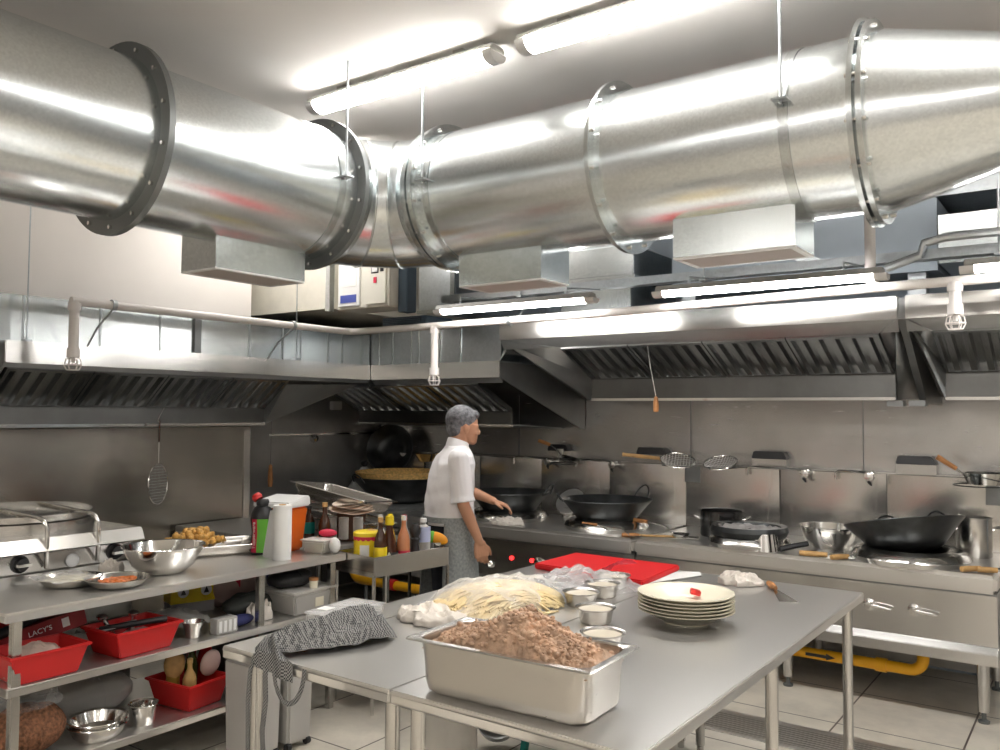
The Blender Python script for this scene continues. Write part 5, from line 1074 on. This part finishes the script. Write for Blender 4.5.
for sx in (-1, 1):
    for sy in (-1, 1): B().loft([[(sx * .12 + a, sy * .12 + b, .001) for a, b in ((-.015, -.015), (.015, -.015), (.015, .015), (-.015, .015))], [(sx * .10 + a, sy * .10 + b, .189) for a, b in ((-.015, -.015), (.015, -.015), (.015, .015), (-.015, .015))]]).build('leg', 'teal', t)

# ------------------------------------------------------------------ the man
def bake(o, voxel, smooth=6, fac=.5):
    m = o.modifiers.new('remesh', 'REMESH'); m.mode = 'VOXEL'; m.voxel_size = voxel
    if smooth: q = o.modifiers.new('smooth', 'SMOOTH'); q.iterations = smooth; q.factor = fac
    dg = bpy.context.evaluated_depsgraph_get(); me = bpy.data.meshes.new_from_object(o.evaluated_get(dg))
    o.modifiers.clear(); mats = list(o.data.materials); o.data = me
    if not me.materials:
        for x in mats: me.materials.append(x)
    for p in me.polygons: p.use_smooth = True
    return o
def chain(bb, pts, radii, n=14):
    bb.tube(pts, radii, n)
    for p, r in zip(pts, radii): bb.ball(p, r * .99, n, 8)
    return bb
def ell(bb, st, n=28):   # stations (z, xc, yc, a, b)
    bb.loft([[(xc + a * math.cos(2 * PI * j / n), yc + b * math.sin(2 * PI * j / n), z) for j in range(n)] for z, xc, yc, a, b in st]); return bb
HEAD = Matrix.Translation((0, .075, 1.485)) @ Matrix.Scale(1.05, 4) @ Matrix.Rotation(math.radians(-10), 4, 'Z') @ Matrix.Rotation(math.radians(-7), 4, 'X')
def hd(bb): return bb.xf(HEAD)
man = thing('man', 'cook in white short sleeved shirt and grey apron standing at the woks', 'person', (-3.355, 4.175, -.0), math.radians(-25))
man.scale = (.985, .985, .985)
man.name = 'person'
sk = B()
ell(sk, [(.95, 0, 0, .14, .10), (1.1, 0, 0, .15, .11), (1.25, 0, .0, .155, .105), (1.38, 0, .02, .15, .085), (1.43, 0, .035, .09, .065)])
chain(sk, [(0, .03, 1.40), (0, .055, 1.50), (0, .07, 1.56)], [.062, .056, .056])
h = B()
h.ball((0, -.012, .115), .098, 24, 18, (.80, 1.0, 1.02))              # skull
ell(h, [(-.012, 0, .065, .018, .016), (.0, 0, .058, .04, .035), (.03, 0, .045, .055, .05), (.07, 0, .035, .066, .058), (.11, 0, .03, .07, .062)])   # jaw and face
h.ball((0, .098, .062), .014, 10, 8, (.9, 1.0, .8)); h.tube([(0, .085, .10), (0, .105, .066)], [.007, .012], 8)   # nose
h.ball((0, .088, .028), .014, 10, 6, (1.6, .6, .5)); h.ball((0, .085, .10), .016, 10, 6, (2.4, .5, .4))            # lips, brow
for sx in (-1, 1):
    h.ball((sx * .077, -.002, .075), .022, 12, 10, (.32, .75, 1.35)); h.ball((sx * .082, -.010, .085), .014, 10, 8, (.4, .9, 1.4))
    h.ball((sx * .045, .062, .06), .022, 10, 8, (1, .7, .8))
hd(h); sk.add(h.v, h.f)
def arm(bb, sh, el, wr, s):
    chain(bb, [sh, tuple((a + b) / 2 for a, b in zip(sh, el)), el], [.047, .044, .038]); chain(bb, [el, tuple(a + (b - a) * .35 for a, b in zip(el, wr)), wr], [.038, .038, .026])
def hand(bb, wr, fdir, pdir, tdir, curl):
    # fdir: direction of fingers, pdir: palm normal (towards which fingers curl), tdir: side of the thumb
    f, p, t_ = Vector(fdir).normalized(), Vector(pdir).normalized(), Vector(tdir).normalized(); w = Vector(wr)
    for k in range(5): 
        off = (k - 2) * .0155; chain(bb, [w + f * .01 + t_ * off * .7, w + f * .05 + t_ * off, w + f * .085 + t_ * off * 1.08], [.0165, .0155, .0135], 10)
    for k, L in enumerate((.070, .078, .072, .056)):
        b0 = w + f * .085 + t_ * (.027 - k * .018); c = curl + .08 * k; d0 = (f + t_ * (.08 - .05 * k)).normalized()
        d1 = (d0 * math.cos(c) + p * math.sin(c)).normalized(); d2 = (d0 * math.cos(c * 2.1) + p * math.sin(c * 2.1)).normalized(); d3 = (d0 * math.cos(c * 3) + p * math.sin(c * 3)).normalized()
        p1 = b0 + d1 * L * .45; p2 = p1 + d2 * L * .32; p3 = p2 + d3 * L * .25
        chain(bb, [b0, p1, p2, p3], [.0095, .009, .008, .0068], 10)
    tb = w + f * .025 + t_ * .024; d = (t_ * .75 + f * .65 + p * .25).normalized()
    q1 = tb + d * .035; q2 = q1 + (f * .9 + t_ * .25 + p * .3).normalized() * .03; q3 = q2 + (f * .95 + p * .35).normalized() * .024
    chain(bb, [tb, q1, q2, q3], [.0135, .0115, .010, .008], 10)
R_SH, R_EL, R_WR = (.185, -.04, 1.385), (.228, -.025, 1.105), (.255, .075, .875)
L_SH, L_EL, L_WR = (-.165, .05, 1.345), (-.215, .20, 1.16), (-.15, .395, 1.075)
arm(sk, R_SH, R_EL, R_WR, 1); arm(sk, L_SH, L_EL, L_WR, -1)
hand(sk, R_WR, (.05, .18, -1), (-.9, .35, 0.05), (.2, .95, .2), .28)
hand(sk, L_WR, (.62, .62, -.28), (.1, -.35, -1), (.6, -.75, .2), .22)
for sx in (-1, 1):
    chain(sk, [(sx * .09, 0, .92), (sx * .095, .01, .50), (sx * .10, -.02, .10), (sx * .10, .08, .055)], [.085, .055, .04, .035])
body = bake(sk.build('body', 'skin', man), .0042, 5)
# eyes
for sx in (-1, 1):
    e = hd(B().ball((sx * .032, .070, .078), .0115, 12, 10)); e.build('eye', 'white', man)
    hd(B().ball((sx * .032, .0785, .078), .005, 10, 8)).build('pupil', 'black', man)
hr = B(); hr.ball((0, -.020, .130), .100, 28, 20, (.83, 1.0, .93)); hr.ball((0, -.055, .085), .066, 20, 14, (1.12, .78, 1.05)); hr.ball((0, .05, .170), .05, 16, 10, (1.2, .8, .62))
for sx in (-1, 1): hr.ball((sx * .068, -.005, .105), .022, 12, 8, (.55, 1.1, 1.2))
hr = bake(hd(hr).build('hair', 'hair', man), .005, 3)
# shirt
sh = B()
ell(sh, [(.965, 0, -.015, .182, .142), (.99, 0, -.015, .188, .150), (1.06, 0, -.012, .192, .152), (1.16, 0, -.008, .188, .142), (1.27, 0, .002, .196, .136), (1.35, 0, .016, .198, .120), (1.395, 0, .026, .178, .100), (1.43, 0, .036, .118, .082), (1.462, 0, .044, .074, .068)])
def sleeve(s0, sh_, el):
    mid = tuple(a + (b - a) * .5 for a, b in zip(sh_, el)); low = tuple(a + (b - a) * .82 for a, b in zip(sh_, el)); end = tuple(a + (b - a) * .95 for a, b in zip(sh_, el))
    chain(sh, [s0, sh_, mid], [.066, .068, .068]); sh.tube([mid, low, end], [.068, .069, .078], 16)
sleeve((.165, -.03, 1.382), R_SH, R_EL); sleeve((-.13, .03, 1.36), L_SH, L_EL)
sho = bake(sh.build('shirt', 'shirt', man), .006, 5)
for v in sho.data.vertices:
    c = v.co; k = .009 * noise.noise(Vector((c.x * 7, c.y * 7, c.z * 12))) + .008 * noise.noise(Vector((c.x * 15 + c.z * 9, c.y * 15, c.z * 6)))
    v.co = c + Vector((c.x, c.y, 0)).normalized() * k if abs(c.x) < .19 else c + Vector((0, c.y, 0)) * k * 3
cl = B().loft([[(r * 1.0 * math.cos(2 * PI * j / 36), .05 + yo + r * .94 * math.sin(2 * PI * j / 36), z + .022 * -math.sin(2 * PI * j / 36)) for j in range(36)] for r, z, yo in ((.078, 1.435, -.01), (.072, 1.485, .0), (.068, 1.492, .0), (.072, 1.445, -.005), (.084, 1.432, -.01))], cap=False).build('collar', 'shirt', man)
# trousers, shoes
tr = B(); ell(tr, [(.84, 0, -.01, .165, .125), (.93, 0, -.01, .178, .135), (1.0, 0, -.01, .172, .130)])
for sx in (-1, 1): chain(tr, [(sx * .09, 0, .88), (sx * .098, .01, .50), (sx * .10, -.02, .12)], [.098, .078, .062])
bake(tr.build('trousers', 'trousers', man), .009, 4)
for sx in (-1, 1):
    f = B(); ell(f, [(.0, 0, 0, .045, .14), (.03, 0, 0, .046, .14), (.06, 0, -.015, .042, .11), (.09, 0, -.055, .038, .06)]); f.xf(Matrix.Translation((sx * .105, .05, .001)) @ Matrix.Rotation(-sx * .12, 4, 'Z')); f.build('shoe', 'black', man)
def apr(u, v):
    z = 1.015 - .62 * v; a = math.radians(-42 + 264 * u); fl = 1 + .16 * v; wv = 1 + .018 * math.sin(u * 34) * v
    return (.196 * fl * wv * math.cos(a), -.008 + (.160 + .012 * v) * fl * wv * math.sin(a), z)
ap = B().grid(apr, 60, 20).build('apron', 'apron', man); md = ap.modifiers.new('thick', 'SOLIDIFY'); md.thickness = .004
B().loft([[((.192 + d) * math.cos(2 * PI * j / 40), -.010 + (.156 + d) * math.sin(2 * PI * j / 40), z) for j in range(40)] for d, z in ((0, .985), (.006, .985), (.006, 1.02), (0, 1.02))], cap=False).build('waistband', 'apron', man)
wp = (-3.355 + .906 * .258 + .423 * .118, 4.175 - .423 * .258 + .906 * .118)
t = thing('metal_lid', 'small shiny metal lid hanging from the right hand of the man', 'lid', (wp[0] + .012, wp[1] + .03, .722), 0, None, (.5, .9, 0)); B().lathe([(0, 0), (.022, 0), (.024, .012), (.01, .02), (0, .021)], 20).build('cap', 'steel_pol', t)
